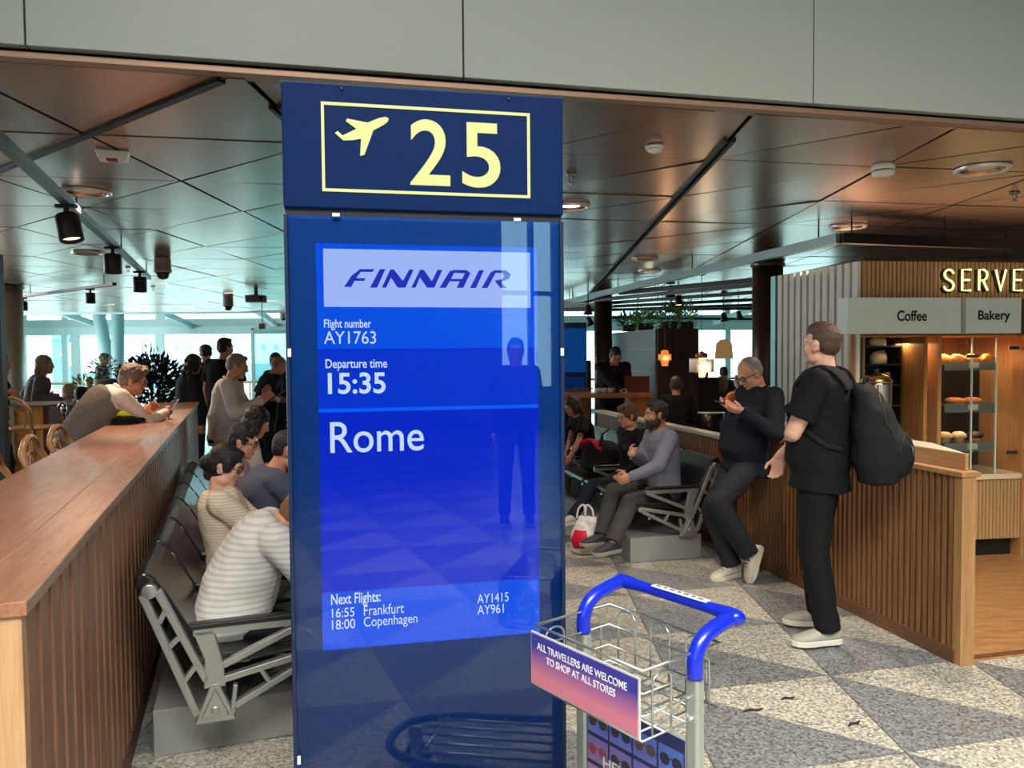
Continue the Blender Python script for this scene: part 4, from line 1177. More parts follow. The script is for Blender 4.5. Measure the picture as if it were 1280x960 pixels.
def person(label, hip, face, H=1.76, lean=0.0, side=0.0, twist=0.0, wl=None, wr=None, el=None, er=None, al=None, ar=None, kl=None, kr=None,
           head_yaw=0.0, head_pitch=0.0, head_tilt=0.0, skin='fair', hair='short', hair_rgb=(60, 45, 36), shirt=(30, 30, 34), sleeve='short', trousers=(36, 38, 44), shoes=((40, 40, 42), (200, 200, 198)),
           glasses=None, voxel=.009, width=1.0, belly=0.0, build=1.0, feet=None, extra=None, group=None, legs=True, hands=(.5, .5), hand_n=(None, None), neck_fwd=0.0, collar=None, shirt_mat=None, shirt_len=0.0, detail=False, laces=None, bend=.5, hair_disp=.006, toes=(None, None), toe_up=(None, None), loose=1.0, baggy=1.0, fingers=(None, None), trouser_mat=None, cuffs=None, voxel_body=None):
    sc = H / 1.78
    hip = Vector(hip); f = Vector((face[0], face[1], 0)).normalized(); up = V(0, 0, 1)
    rt = f.cross(up).normalized()
    # spine
    def tilt(v, fw, sd):
        return (v * math.cos(fw) + f * math.sin(fw)) + rt * math.sin(sd)
    a0 = R(lean) * (1 - bend); a1 = R(lean) * (1 + bend); sd = R(side)
    Lt = .315 * H
    pts = [hip.copy()]; dirs = []
    n = 10
    for k in range(n):
        a = a0 + (a1 - a0) * (k + .5) / n
        d = tilt(up, a, sd).normalized(); dirs.append(d); pts.append(pts[-1] + d * Lt / n)
    def sp(t):
        x = max(0, min(n, t * n)); i = min(int(x), n - 1); return pts[i].lerp(pts[i + 1], x - i) if t >= 0 else hip + dirs[0] * t * Lt
    def sdir(t): return dirs[max(0, min(n - 1, int(t * n)))]
    def axes(t):
        d = sdir(t); tw = R(twist) * max(0, min(1, t))
        r0 = Matrix.Rotation(tw, 3, d) @ rt
        fr = d.cross(r0).normalized(); r0 = fr.cross(d).normalized()
        return r0, fr if fr.dot(f) > 0 else -fr, d
    N_ = sp(1.0); rs, fs, us = axes(1.0)
    shc = sp(.90)
    SL = shc - rs * .166 * sc * width * build; SR = shc + rs * .166 * sc * width * build
    L1, L2_ = .168 * H, .148 * H
    def dflt(S, sg): return S - up * (L1 + L2_ * .96) + rs * sg * .05 + f * .05
    wl = Vector(wl) if wl is not None else dflt(SL, -1); wr = Vector(wr) if wr is not None else dflt(SR, 1)
    EL, wl = ik(SL, wl, L1, L2_, Vector(el) if el is not None else (-f * .6 - rs * .5 - up * .3))
    ER, wr = ik(SR, wr, L1, L2_, Vector(er) if er is not None else (-f * .6 + rs * .5 - up * .3))
    HL = hip - rt * .088 * sc; HR = hip + rt * .088 * sc
    T1, T2 = .238 * H, .232 * H
    ga = .085 * sc
    al = Vector(al) if al is not None else V(HL.x, HL.y, ga) - rt * .03
    ar = Vector(ar) if ar is not None else V(HR.x, HR.y, ga) + rt * .03
    KL, al = ik(HL, al, T1, T2, Vector(kl) if kl is not None else f + up * .3)
    KR, ar = ik(HR, ar, T1, T2, Vector(kr) if kr is not None else f + up * .3)
    # head
    hd = (us * .9 + fs * (.22 + neck_fwd)).normalized()
    s_h = sc * .98 if H > 1.4 else sc * 1.1
    hf = Matrix.Rotation(R(head_yaw), 3, up) @ Vector((fs.x, fs.y, 0)).normalized()
    hr = hf.cross(up).normalized()
    hf2 = Matrix.Rotation(-R(head_pitch), 3, hr) @ hf; hu2 = Matrix.Rotation(-R(head_pitch), 3, hr) @ up
    hu2 = Matrix.Rotation(R(head_tilt), 3, hf2) @ hu2
    HB = N_ + hd * .058 * sc                          # skull base
    HC = HB + hu2 * .085 * s_h + hf2 * .022 * s_h
    root_loc = V(hip.x, hip.y, 0)
    b = build
    def shift(mb):
        mb.v = [p - root_loc for p in mb.v]; return mb
    # ---- body
    mb = MB()
    def torso(mb, g, t0=-.12, dw=0.0, dd=0.0, t1=1.0, flare=0.0):
        prof = [(-.16, .13, .10), (-.04, .158, .112), (.12, .160, .116 + belly * .6), (.34, .146, .108 + belly), (.55, .155, .112 + belly * .6), (.74, .168, .116), (.88, .170, .104), (.955, .125, .084), (1.0, .082, .068), (1.03, .058, .056)]
        secs = []
        for t, w_, d_ in prof:
            if t < t0 - .001 or t > t1 + .03: continue
            r0, fr, dd_ = axes(t)
            off = fr * (belly * .7 if .05 < t < .6 else 0)
            gg = 1 + flare * max(0, (.3 - t))
            secs.append((sp(t) + off * sc, r0 * (w_ * b * sc * g * gg + dw) * width ** .5, fr * (d_ * b * sc * g * gg + dd)))
        mb.loft(secs, 24)
    torso(mb, .93)
    mb.cap(N_ - us * .03, HB + hu2 * .02, .056 * sc * b ** .5, .052 * sc, 14)
    mb.cap(sp(.94) - rs * .03 * sc, SL - us * .01, .05 * sc, .046 * sc); mb.cap(sp(.94) + rs * .03 * sc, SR - us * .01, .05 * sc, .046 * sc)
    add_head(mb, HC, hf2, hu2, s_h)
    for S, E_, W_ in ((SL, EL, wl), (SR, ER, wr)):
        mb.cap(S, E_, .050 * sc * b, .040 * sc * b); mb.cap(E_, E_.lerp(W_, .45), .041 * sc * b, .038 * sc * b); mb.cap(E_.lerp(W_, .45), W_, .038 * sc * b, .0265 * sc)
    for W_, E_, sg, cu, hn, fg in ((wl, EL, -1, hands[0], hand_n[0], fingers[0]), (wr, ER, 1, hands[1], hand_n[1], fingers[1])):
        d = (W_ - E_).normalized() if fg is None else Vector(fg).normalized()
        nn = Vector(hn) if hn is not None else -rs * sg
        nn = nn - d * nn.dot(d)
        if nn.length < .1: nn = d.orthogonal()
        th = fs + up * .4
        if abs(d.dot(th.normalized())) > .9: th = -rs * sg + up * .5
        add_hand(mb, W_, d, nn, th, sc, cu)
    if legs:
        for Hh, K, A in ((HL, KL, al), (HR, KR, ar)):
            mb.cap(Hh, K, .078 * sc, .055 * sc); mb.cap(K, A, .053 * sc, .038 * sc)
    body = remeshed('person', shift(mb), skin_mat(skin), voxel_body or voxel, 3)
    body.location = root_loc
    tag(body, label, 'person', group)
    # ---- shirt
    mb = MB()
    torso(mb, 1.03, t0=-.17 if shirt_len == 0 else -.17, dw=.012 * loose, dd=.012 * loose, t1=.985)
    if shirt_len:
        r0, fr, dd_ = axes(0)
        mb.loft([(sp(-.02), r0 * (.168 * b * sc + .012), fr * (.125 * b * sc + .012)), (sp(-.1) - up * shirt_len, r0 * (.172 * b * sc + .014), fr * (.13 * b * sc + .014))], 24)
    q_ = .013 * loose
    mb.cap(sp(.93) - rs * .05 * sc, SL, .056 * sc, .056 * sc * b + .008); mb.cap(sp(.93) + rs * .05 * sc, SR, .056 * sc, .056 * sc * b + .008)
    for S, E_, W_ in ((SL, EL, wl), (SR, ER, wr)):
        if sleeve == 'short':
            mb.tube([S, S.lerp(E_, .35), S.lerp(E_, .70)], [.062 * sc * b + q_ * .5, .064 * sc * b + q_ * .6, .064 * sc * b + q_], 16)
            mb.cap(S, S.lerp(E_, .3), .060 * sc * b + q_ * .5, .060 * sc * b + q_ * .5)
        elif sleeve == 'long':
            mb.cap(S, E_, .056 * sc * b + q_, .046 * sc * b + q_); mb.cap(E_, W_.lerp(E_, .05), .045 * sc * b + q_, .033 * sc + q_ * .6)
        elif sleeve == 'half':
            mb.cap(S, E_, .056 * sc * b + q_, .046 * sc * b + q_); mb.cap(E_, E_.lerp(W_, .4), .046 * sc * b + q_, .042 * sc + q_)
    sm = shirt_mat or cloth('shirt_%d_%d_%d' % tuple(shirt), shirt)
    so = remeshed('shirt', shift(mb), sm, voxel, 4, disp=.006, disp_scale=.09, parent=body, seed=len(label))
    if collar:
        mb = MB(); c0 = sp(.985); ring = []
        for k in range(24):
            a = 2 * PI * k / 24
            ring.append(c0 + rs * math.cos(a) * .068 * sc + fs * (math.sin(a) * .066 * sc) + us * (.012 - .012 * math.sin(a)))
        mb.tube(ring, .0125 * sc, 8, closed=True); shift(mb).build('collar', cloth('collar_%d_%d_%d' % tuple(collar), collar, bump=0), body)
    if legs:
        mb = MB()
        prof = [(.10, .160, .112), (.0, .168, .122), (-.12, .170, .124), (-.2, .150, .11)]
        secs = []
        for t, w_, d_ in prof:
            secs.append((sp(t) if t > 0 else hip + up * t * .32 * H * .5, rt * (w_ * b * sc), f * (d_ * b * sc + belly * .3)))
        mb.loft(secs, 22)
        for Hh, K, A in ((HL, KL, al), (HR, KR, ar)):
            mb.cap(Hh - (K - Hh) * .02, K, .094 * sc * b, .070 * sc * baggy); mb.cap(K, K.lerp(A, .5), .070 * sc * baggy, .063 * sc * baggy)
            mb.tube([K.lerp(A, .4), K.lerp(A, .7), A + (A - K).normalized() * .01], [.061 * sc * baggy, .060 * sc * baggy, .060 * sc * baggy], 16)
        remeshed('trousers', shift(mb), trouser_mat or cloth('trousers_%d_%d_%d' % tuple(trousers), trousers), voxel, 4, disp=.006, disp_scale=.10, parent=body, seed=len(label) + 3)
        if shoes:
            mu = mat('shoe_%d_%d_%d' % tuple(shoes[0]), shoes[0], .6, noise_amt=.06); ms = mat('sole_%d_%d_%d' % tuple(shoes[1]), shoes[1], .6)
            for A, K, tv, tu in ((al, KL, toes[0], toe_up[0]), (ar, KR, toes[1], toe_up[1])):
                td = Vector(tv) if tv is not None else f
                uu = Vector(tu) if tu is not None else up
                td = td.normalized(); uu = (uu - td * uu.dot(td)).normalized()
                g0 = A - uu * ga - root_loc
                if tu is None and tv is None: g0.z = max(g0.z, .0)
                add_shoe(body, g0, td, uu, mu, ms, sc, laces)
    # ---- hair, glasses, small face parts
    mb = MB(); add_hair(mb, HC, hf2, hu2, s_h, hair)
    if mb.v:
        hm = mat('hair_%d_%d_%d' % tuple(hair_rgb), hair_rgb, .55, noise_amt=.35, noise_scale=40, stretch=(3, 3, .6), bump=.5, bump_scale=70)
        remeshed('hair', shift(mb), hm, max(.005, voxel * .8), 2, disp=hair_disp, disp_scale=.022 if hair != 'long' else .03, parent=body, seed=3)
    def P(x, y, z): return HC + (hr2 * x + hf2 * y + hu2 * z) * s_h - root_loc
    hr2 = hf2.cross(hu2).normalized()
    if hair == 'cap':
        mb = MB(); mb.loft([(P(0, .05, .055), hr2 * .07 * s_h, hu2 * .012), (P(0, .13, .045), hr2 * .055 * s_h, hu2 * .008), (P(0, .165, .038), hr2 * .02 * s_h, hu2 * .004)], 14); mb.build('cap_peak', MATS['hair_%d_%d_%d' % tuple(hair_rgb)], body)
    if glasses:
        gm = mat('glasses_frame', (24, 22, 22), .35); mb = MB()
        for q in (-1, 1):
            mb.tube([P(q * .033 + .026 * math.cos(a * PI / 8), .098 - .012 * abs(q * .033 + .026 * math.cos(a * PI / 8)) / .06, .004 + .021 * math.sin(a * PI / 8)) for a in range(16)], .0024, 6, closed=True)
            mb.tube([P(q * .059, .088, .010), P(q * .076, .06, .010), P(q * .082, .0, .006), P(q * .081, -.02, -.008)], .0024, 6)
        mb.tube([P(-.010, .101, .008), P(0, .106, .011), P(.010, .101, .008)], .0022, 6)
        mb.build('glasses', gm, body)
    if detail:
        em = mat('eye_dark', (30, 24, 22), .2); wm = mat('eye_white', (225, 220, 214), .25)
        for q in (-1, 1):
            mb = MB(); mb.ell(P(q * .031, .0735, .004), (.012, .0115, .008)); ey = mb.build('eye', wm, body)
            mb = MB(); mb.ell(P(q * .031, .0815, .004), (.0065, .0048, .0065)); mb.build('iris', em, ey)
            mb = MB(); mb.tube([P(q * .015, .091, .022), P(q * .033, .089, .029), P(q * .05, .078, .024)], [.003, .004, .002], 6); mb.build('eyebrow', mat('brow_%d_%d_%d' % tuple(hair_rgb), [int(c * .8) for c in hair_rgb], .8), body)
        mb = MB(); mb.ell(P(0, .084, -.063), (.021 * s_h, .010, .0065), Matrix((hr2, hf2, hu2)).transposed()); mb.build('lips', mat('lips_' + skin, (176, 104, 96), .45), body)
    return dict(body=body, f_=f, HC=HC, hf=hf2, hu=hu2, hr=hr2, SL=SL, SR=SR, EL=EL, ER=ER, wl=wl, wr=wr, N=N_, sp=sp, axes=axes, root=root_loc, hip=hip, KL=KL, KR=KR, al=al, ar=ar, sc=sc, us=us, fs=fs, rs=rs, sm=sm)
# ================================================================== PEOPLE
def G(px, py): return at_z(px, py, 0.0)           # point on the floor
def on_bench(B, along, F, s, fwd, z): q = B + along * s + F * fwd; return Vector((q.x, q.y, z))
def phone(label, p, d, n, size=(.075, .15, .009), rgb=(20, 20, 22)):
    d = d.normalized(); n = (n - d * n.dot(d)).normalized(); l = d.cross(n)
    M = Matrix((l, d, n)).transposed()
    t = thing('phone', label, 'phone', p)
    mb = MB(); mb.box((0, 0, 0), size, M=M); mb.build('case', mat('phone_case_%d' % rgb[0], rgb, .35), t, bevel=.003)
    mb = MB(); mb.box(n * (size[2] / 2 + .0004), (size[0] * .92, size[1] * .94, .0008), M=M); mb.build('screen', mat('phone_screen', (14, 16, 20), .08, coat=.5), t)
    return t

# ---- man with the backpack, right foreground
fdir_ = V(-.82, .57, 0)
nl_ = at(1034, 800, 4.12); nr_ = at(1024, 772, 4.40)
hA = at(1026, 604, 4.24); hA.z = .935
pA = person('person standing in black t-shirt and black trousers with a backpack, seen from behind', hA, fdir_, H=1.79, lean=-2, bend=-1.5,
    wl=at(988, 546, 4.36), el=V(-.6, -.45, -.9), wr=at(974, 570, 4.42), er=V(.6, .4, -.4), fingers=(None, V(-.15, -.1, -1)),
    al=V(nl_.x, nl_.y, .088), ar=V(nr_.x, nr_.y, .088), kl=V(-.6, .1, .3), kr=V(-.6, .2, .3), toes=(V(-.98, -.12, 0), V(-.95, .2, 0)),
    head_yaw=-18, head_pitch=-2, skin='light', hair='buzz', hair_rgb=(78, 55, 42), shirt=(17, 17, 19), sleeve='short', trousers=(18, 18, 20), shoes=((176, 174, 158), (226, 222, 208)),
    voxel=.008, voxel_body=.006, belly=.03, build=1.10, loose=1.25, baggy=1.18, shirt_len=.03, hands=(.5, .75), hair_disp=.002, detail=True, neck_fwd=-.1)
# ---- leaning man with phone
nl_ = at(936, 692, 5.28); nr_ = at(915, 703, 5.42)
hipB = at(932, 578, 5.56)
pB = person('person leaning on the counter in a dark navy sweater, looking at a phone', hipB, V(-.95, -.30, 0), H=1.76, lean=-13, bend=.1,
    wl=at(930, 514, 5.32), el=V(.5, -.5, -1), wr=at(921, 509, 5.52), er=V(.4, .6, -1), hands=(.75, .75), fingers=(V(-1, .05, .12), V(-1, -.12, .10)), hand_n=(V(0, .5, .9), V(0, -.4, .9)),
    al=nl_, ar=V(nr_.x, nr_.y, .085), baggy=1.2, kl=V(-1, -.25, .2), kr=V(-1, .2, .3), toes=(V(-.35, -.12, -.95), V(-.86, -.5, 0)), toe_up=(V(-.92, -.2, .36), V(0, 0, 1)),
    head_yaw=0, head_pitch=32, skin='fair', hair='thin', hair_rgb=(158, 150, 142), shirt=(20, 25, 34), sleeve='long', trousers=(38, 40, 46), shoes=((218, 210, 192), (226, 220, 204)),
    glasses=True, voxel=.008, voxel_body=.006, belly=.05, build=1.06, collar=(214, 214, 208), laces=mat('lace_black', (24, 24, 26), .7), hair_disp=.002, detail=True, neck_fwd=.75, shirt_len=.03)
# ---- right hand bench
def RBp(s, fwd, z): return on_bench(RB, EB, RF, s, fwd, z)
pC = person('bearded person on the right bench in a grey sweater and dark grey trousers, hand raised', RBp(.30, .08, .475), V(-.97, -.22, 0), H=1.63, lean=2, bend=.9, build=1.1, baggy=1.15,
    wl=at(789, 596, 5.75), el=V(.3, -.6, -1), wr=at(791, 567, 5.95), er=V(.2, .6, -1), hands=(1.1, .9),
    al=at(766, 678, 5.62), ar=at(752, 668, 5.95), kl=V(-1, -.1, .8), kr=V(-1, .2, .8), toes=(V(-.85, -.5, 0), V(-.9, -.3, 0)),
    head_yaw=-6, head_pitch=4, skin='tan', hair='short', hair_rgb=(30, 25, 24), shirt=(112, 114, 130), sleeve='long', trousers=(66, 64, 62), shoes=((52, 52, 56), (150, 146, 136)), voxel=.008, voxel_body=.0065, detail=True)
mb = MB(); C_, f_, u_, r_ = pC['HC'] - pC['root'], pC['hf'], pC['hu'], pC['hr']; Mh = Matrix((r_, f_, u_)).transposed()
mb.ell(C_ + f_ * .018 - u_ * .066, (.0635, .072, .048), Mh); mb.ell(C_ + f_ * .056 - u_ * .095, (.040, .034, .028), Mh)
for q_ in (-1, 1): mb.ell(C_ + r_ * q_ * .058 + f_ * .004 - u_ * .03, (.012, .02, .045), Mh); mb.ell(C_ + r_ * q_ * .016 + f_ * .083 - u_ * .047, (.014, .012, .005), Mh)
remeshed('beard', mb, mat('beard_dark', (48, 38, 34), .8, noise_amt=.3, noise_scale=60), .006, 2, disp=.002, disp_scale=.015, parent=pC['body'])
pD = person('young person with short brown hair on the right bench in black, hand on face', RBp(.92, .07, .46), V(-.86, -.5, 0), H=1.52, lean=3, bend=.7,
    wr=at(790, 566, 6.30), er=V(-.4, .4, -1), wl=at(783, 590, 6.3), hands=(.6, 1.1), al=at(733, 680, 6.25), ar=at(716, 645, 6.5), kl=V(-1, -.1, .8), kr=V(-1, 0, .9),
    head_yaw=-14, head_pitch=12, skin='fair', hair='messy', hair_rgb=(112, 76, 50), shirt=(20, 20, 22), sleeve='long', trousers=(28, 32, 46), shoes=((196, 192, 182), (214, 210, 200)), glasses=True, voxel=.009, voxel_body=.007, detail=True)
pE = person('person with long brown hair on the right bench in a black t-shirt beside the sign', RBp(2.30, .05, .48), V(-.95, -.3, 0), H=1.53, lean=12, bend=.6,
    wl=at(712, 574, 7.6), el=V(.4, -.4, -1), wr=at(708, 568, 7.8), al=at(706, 632, 7.6), ar=at(700, 632, 7.9), kl=V(-1, -.1, .8), kr=V(-1, 0, .9),
    head_yaw=8, head_pitch=20, skin='warm', hair='long', hair_rgb=(66, 44, 36), shirt=(22, 22, 26), sleeve='short', trousers=(120, 116, 108), voxel=.010)
# ---- left hand bench
def LBp(s, fwd, z): return on_bench(LB, LA, LF, s, fwd, z)
def striped(name, a, b2, scale, direction='Z'):
    m = cloth(name, a, bump=.2)
    nt = m.node_tree; N = nt.nodes; L = nt.links; bs = N['Principled BSDF']
    tc = N.new('ShaderNodeTexCoord'); wv = N.new('ShaderNodeTexWave'); wv.bands_direction = direction; wv.inputs['Scale'].default_value = scale; wv.inputs['Distortion'].default_value = .6; wv.inputs['Detail'].default_value = 0
    L.new(tc.outputs['Object'], wv.inputs['Vector'])
    r = N.new('ShaderNodeValToRGB'); r.color_ramp.interpolation = 'CONSTANT'
    r.color_ramp.elements[0].color = lin(a); r.color_ramp.elements[1].color = lin(b2); r.color_ramp.elements[1].position = .62
    L.new(wv.outputs['Fac'], r.inputs[0]); L.new(r.outputs[0], bs.inputs['Base Color'])
    return m
pF = person('person hunched on the left bench in a white striped long sleeve top', LBp(.30, .04, .46), V(.93, .36, 0), H=1.56, lean=29, bend=.85,
    wl=LBp(.42, .62, .50), wr=LBp(.14, .58, .52), el=V(.2, .6, -.6), er=V(.2, -.8, -.6), al=LBp(.40, .62, .085), ar=LBp(.20, .60, .085), kl=V(1, .3, .9), kr=V(1, .3, .9),
    head_yaw=-10, head_pitch=40, skin='fair', hair='bob', hair_rgb=(142, 104, 72), sleeve='long', trousers=(26, 28, 38), shirt_mat=striped('striped_white', (226, 222, 216), (204, 200, 197), 13.0), voxel=.008, voxel_body=.008, build=1.14, belly=.03, shirt_len=.05, loose=1.3)
pG = person('person with black hair bun and round glasses on the left bench in beige knit', LBp(.87, .06, .48), V(.94, .33, 0), H=1.52, lean=-7, bend=.7,
    wl=LBp(.95, .40, .60), wr=LBp(.74, .40, .60), el=V(.1, .05, -1), er=V(.1, .05, -1),  al=LBp(.98, .60, .085), ar=LBp(.76, .60, .085), kl=V(1, .3, .9), kr=V(1, .3, .9),
    head_yaw=-14, head_pitch=18, skin='light', hair='bun', hair_rgb=(22, 19, 20), sleeve='long', trousers=(40, 40, 46), shirt_mat=striped('beige_knit', (226, 208, 186), (206, 188, 166), 22.0), glasses=True, voxel=.008, voxel_body=.0055, detail=True, loose=1.2, hair_disp=.003)
pH = person('person with short dark hair and glasses on the left bench in a mauve shirt', LBp(1.85, .06, .47), V(.92, .38, 0), H=1.56, lean=2, bend=.7,
    wl=LBp(1.95, .42, .72), wr=LBp(1.76, .42, .70), el=V(.1, .05, -1), er=V(.1, .05, -1),  al=LBp(1.85, .62, .085), ar=LBp(1.62, .60, .085), kl=V(1, .3, .9), kr=V(1, .3, .9),
    head_yaw=-14, head_pitch=16, skin='fair', hair='short', hair_rgb=(38, 32, 30), shirt=(150, 120, 132), sleeve='short', trousers=(50, 52, 60), glasses=True, voxel=.009, voxel_body=.007, detail=True)
pI = person('person with cropped dark hair bending forward in a blue grey t-shirt beside the sign', LBp(1.36, .12, .48), V(.90, .42, 0), H=1.64, lean=20, bend=.5,
    wl=LBp(1.5, .85, .55), wr=LBp(1.2, .86, .52), al=LBp(1.5, .80, .085), ar=LBp(1.2, .80, .085), kl=V(1, .3, .9), kr=V(1, .3, .9),
    head_yaw=-6, head_pitch=16, skin='warm', hair='buzz', hair_rgb=(36, 28, 26), shirt=(86, 92, 112), sleeve='short', trousers=(44, 46, 56), voxel=.009, voxel_body=.007, build=1.08, detail=True, hair_disp=.002)
pJ = person('person with dark bobbed hair at the far end of the left bench in white', LBp(2.55, .08, .52), V(.85, .52, 0), H=1.62, lean=8, bend=.7,
    wl=LBp(2.65, .45, .62), wr=LBp(2.45, .45, .62), el=V(.1, .05, -1), er=V(.1, .05, -1),  al=LBp(2.65, .62, .085), ar=LBp(2.42, .60, .085), kl=V(1, .3, .9), kr=V(1, .3, .9),
    head_yaw=-20, head_pitch=24, skin='fair', hair='bob', hair_rgb=(34, 26, 26), shirt=(222, 216, 210), sleeve='short', trousers=(44, 46, 56), voxel=.010)
# ---- standing group beyond the left bench
def stand(px, Y, H): q = at(px, 446, Y); return Vector((q.x, q.y, .525 * H))
pK = person('older person standing in a white shirt and glasses, holding a phone up in front', stand(277, 7.0, 1.66), V(.90, .30, 0), H=1.66, lean=8, bend=.4,
    wl=at(332, 497, 7.15), wr=at(326, 500, 6.85), el=V(-.2, .4, -1), er=V(-.2, -.5, -1), head_yaw=-4, head_pitch=14, skin='warm', hair='short', hair_rgb=(120, 116, 112), shirt=(214, 206, 202), sleeve='long', trousers=(60, 68, 80), glasses=True, voxel=.009, voxel_body=.0075, build=1.12, belly=.05, collar=(220, 214, 210), detail=True, hands=(.9, .9), loose=1.3)
pL = person('tall person in a black t-shirt standing with back turned behind the white shirt', stand(278, 9.6, 1.86), V(.25, .95, 0), H=1.86, lean=2, head_yaw=-20, skin='fair', hair='short', hair_rgb=(46, 38, 34), shirt=(20, 21, 24), sleeve='short', trousers=(42, 46, 54), voxel=.011, build=1.1)
pM = person('person with a dark cap standing left of the tall one, pale collar showing', stand(258, 10.4, 1.80), V(-.4, .9, 0), H=1.80, lean=3, head_yaw=10, head_pitch=8, skin='fair', hair='cap', hair_rgb=(44, 44, 50), shirt=(50, 48, 46), sleeve='long', trousers=(60, 60, 58), voxel=.011, collar=(220, 206, 170))
pN = person('person with curly hair standing beside the dark plant in dark clothes', stand(230, 9.0, 1.66), V(.7, .6, 0), H=1.66, lean=6, head_pitch=12, skin='fair', hair='curly', hair_rgb=(52, 44, 40), shirt=(44, 46, 50), sleeve='long', trousers=(36, 38, 42), voxel=.012)
pO = person('bald person standing in a dark navy t-shirt by the window', stand(329, 9.0, 1.66), V(.8, .6, 0), H=1.66, lean=12, head_yaw=-10, head_pitch=26, skin='warm', hair='thin', hair_rgb=(150, 112, 92), shirt=(24, 28, 38), sleeve='short', trousers=(40, 44, 52), voxel=.011, build=1.1, wl=at(346, 500, 9.2), wr=at(344, 498, 8.9))
pP = person('person with thick dark hair looking down, mostly hidden behind the bald one', stand(350, 9.9, 1.68), V(-.3, -.8, 0), H=1.70, lean=6, head_pitch=30, head_yaw=30, skin='warm', hair='short', hair_rgb=(26, 24, 26), shirt=(40, 42, 50), sleeve='short', trousers=(40, 44, 52), voxel=.012)
# ---- person in the vest at the bar counter
hq = at(120, 520, 5.9)
def barp(x, y, z): q = LC + LA * x - LF * y; return Vector((q.x, q.y, z))
pQ = person('grey haired person in a white shirt, grey vest and tie leaning on the bar counter', V(-3.28, 5.70, .90), V(.72, .69, 0), H=1.76, lean=38, bend=.35,
    wl=barp(5.05, .30, 1.150), wr=barp(4.95, .13, 1.150), el=V(.2, -.1, -1), er=V(.3, -.4, -1), al=V(-3.45, 5.7, .085), ar=V(-3.2, 5.45, .085), head_yaw=-22, head_pitch=16, skin='warm', hair='messy', hair_rgb=(120, 104, 94), shirt=(226, 214, 204), sleeve='long', trousers=(60, 58, 58), glasses=True, voxel=.009, voxel_body=.0075, collar=(232, 222, 212), detail=True, build=1.05, hands=(.9, .9), neck_fwd=.2)
mb = MB(); ax = pQ['axes']; spn = pQ['sp']; secs = []
for t_, w_, d_ in ((-.02, .176, .138), (.12, .180, .142), (.34, .172, .140), (.55, .182, .146), (.72, .188, .150), (.84, .182, .148), (.90, .150, .13)):
    r0, fr, _ = ax(t_); secs.append((spn(t_) - pQ['root'], r0 * w_ * 1.05, fr * d_ * 1.05))
mb.loft(secs, 26); remeshed('vest', mb, cloth('vest_grey', (112, 104, 98)), .010, 3, disp=.004, parent=pQ['body'])
mb = MB(); a = spn(.96) + pQ['fs'] * .075 - pQ['root']; r0, fr, dd = ax(.7); a2 = spn(.7) + fr * .128 - pQ['root']; a3 = spn(.5) + ax(.5)[1] * .145 - pQ['root']
mb.tube([a, a2, a3], [.014, .022, .026], 8); mb.build('tie', cloth('tie_dark', (48, 44, 52)), pQ['body'])
# ---- terrace people
pR = person('person with long blond hair in a grey hoodie sitting beside the honey cabinet', V(at(40, 446, 9.1).x, 9.1, .86), V(.8, .55, 0), H=1.70, lean=9, bend=.6, wr=at(76, 500, 9.0), wl=at(60, 494, 9.4), al=V(at(58, 446, 9.3).x, 9.35, .38), ar=V(at(58, 446, 9.2).x, 9.1, .38), kl=V(1, .3, .8), kr=V(1, .2, .8), head_yaw=-20, skin='light', hair='long', hair_rgb=(176, 144, 108), shirt=(112, 112, 114), sleeve='long', trousers=(30, 30, 32), voxel=.011, loose=1.5)
pS = person('person in dark clothes cut off by the left edge of the photo, bare forearm', V(at(-10, 446, 8.2).x, 8.2, .86), V(.6, .8, 0), H=1.70, lean=4, wr=at(10, 490, 8.1), skin='warm', hair='short', hair_rgb=(40, 34, 30), shirt=(26, 26, 28), sleeve='short', trousers=(24, 24, 26), voxel=.012)
def sitter(label, px, py_top, Y, face, hair, rgb, shirt, skin='fair', lean=6, H=1.68, **k):
    q = at(px, py_top, Y)
    hz = max(.45, q.z - .50 * H + .03)
    fv = V(face[0], face[1], 0).normalized()
    h0 = V(q.x, q.y, hz)
    rv = fv.cross(V(0, 0, 1))
    return person(label, h0, face, H=H, lean=lean, al=V(q.x, q.y, .085) + fv * .45 - rv * .1, ar=V(q.x, q.y, .085) + fv * .45 + rv * .1, kl=fv + V(0, 0, .9), kr=fv + V(0, 0, .9), wl=h0 + fv * .32 - rv * .15 + V(0, 0, .14), wr=h0 + fv * .32 + rv * .15 + V(0, 0, .14), skin=skin, hair=hair, hair_rgb=rgb, shirt=shirt, trousers=(44, 46, 54), voxel=.013, **k)
sitter('blond person seated low at the terrace in a pale top, seen from behind', 79, 486, 11.0, (.4, .9), 'long', (172, 140, 100), (172, 164, 156), sleeve='long')
sitter('person with short dark hair seated at the terrace in black, seen from behind', 95, 480, 9.9, (.3, .95), 'short', (38, 34, 34), (28, 30, 34), sleeve='long')
sitter('person facing the camera far away on the terrace in dark clothes', 114, 467, 14.5, (.1, -1), 'ring', (150, 120, 100), (44, 42, 44), skin='warm', sleeve='long')
person('person standing far away on the terrace in dark clothes, looking right', stand(127, 15.6, 1.72), V(.9, .2, 0), H=1.72, head_pitch=14, skin='fair', hair='short', hair_rgb=(40, 34, 32), shirt=(56, 62, 68), sleeve='long', voxel=.013)
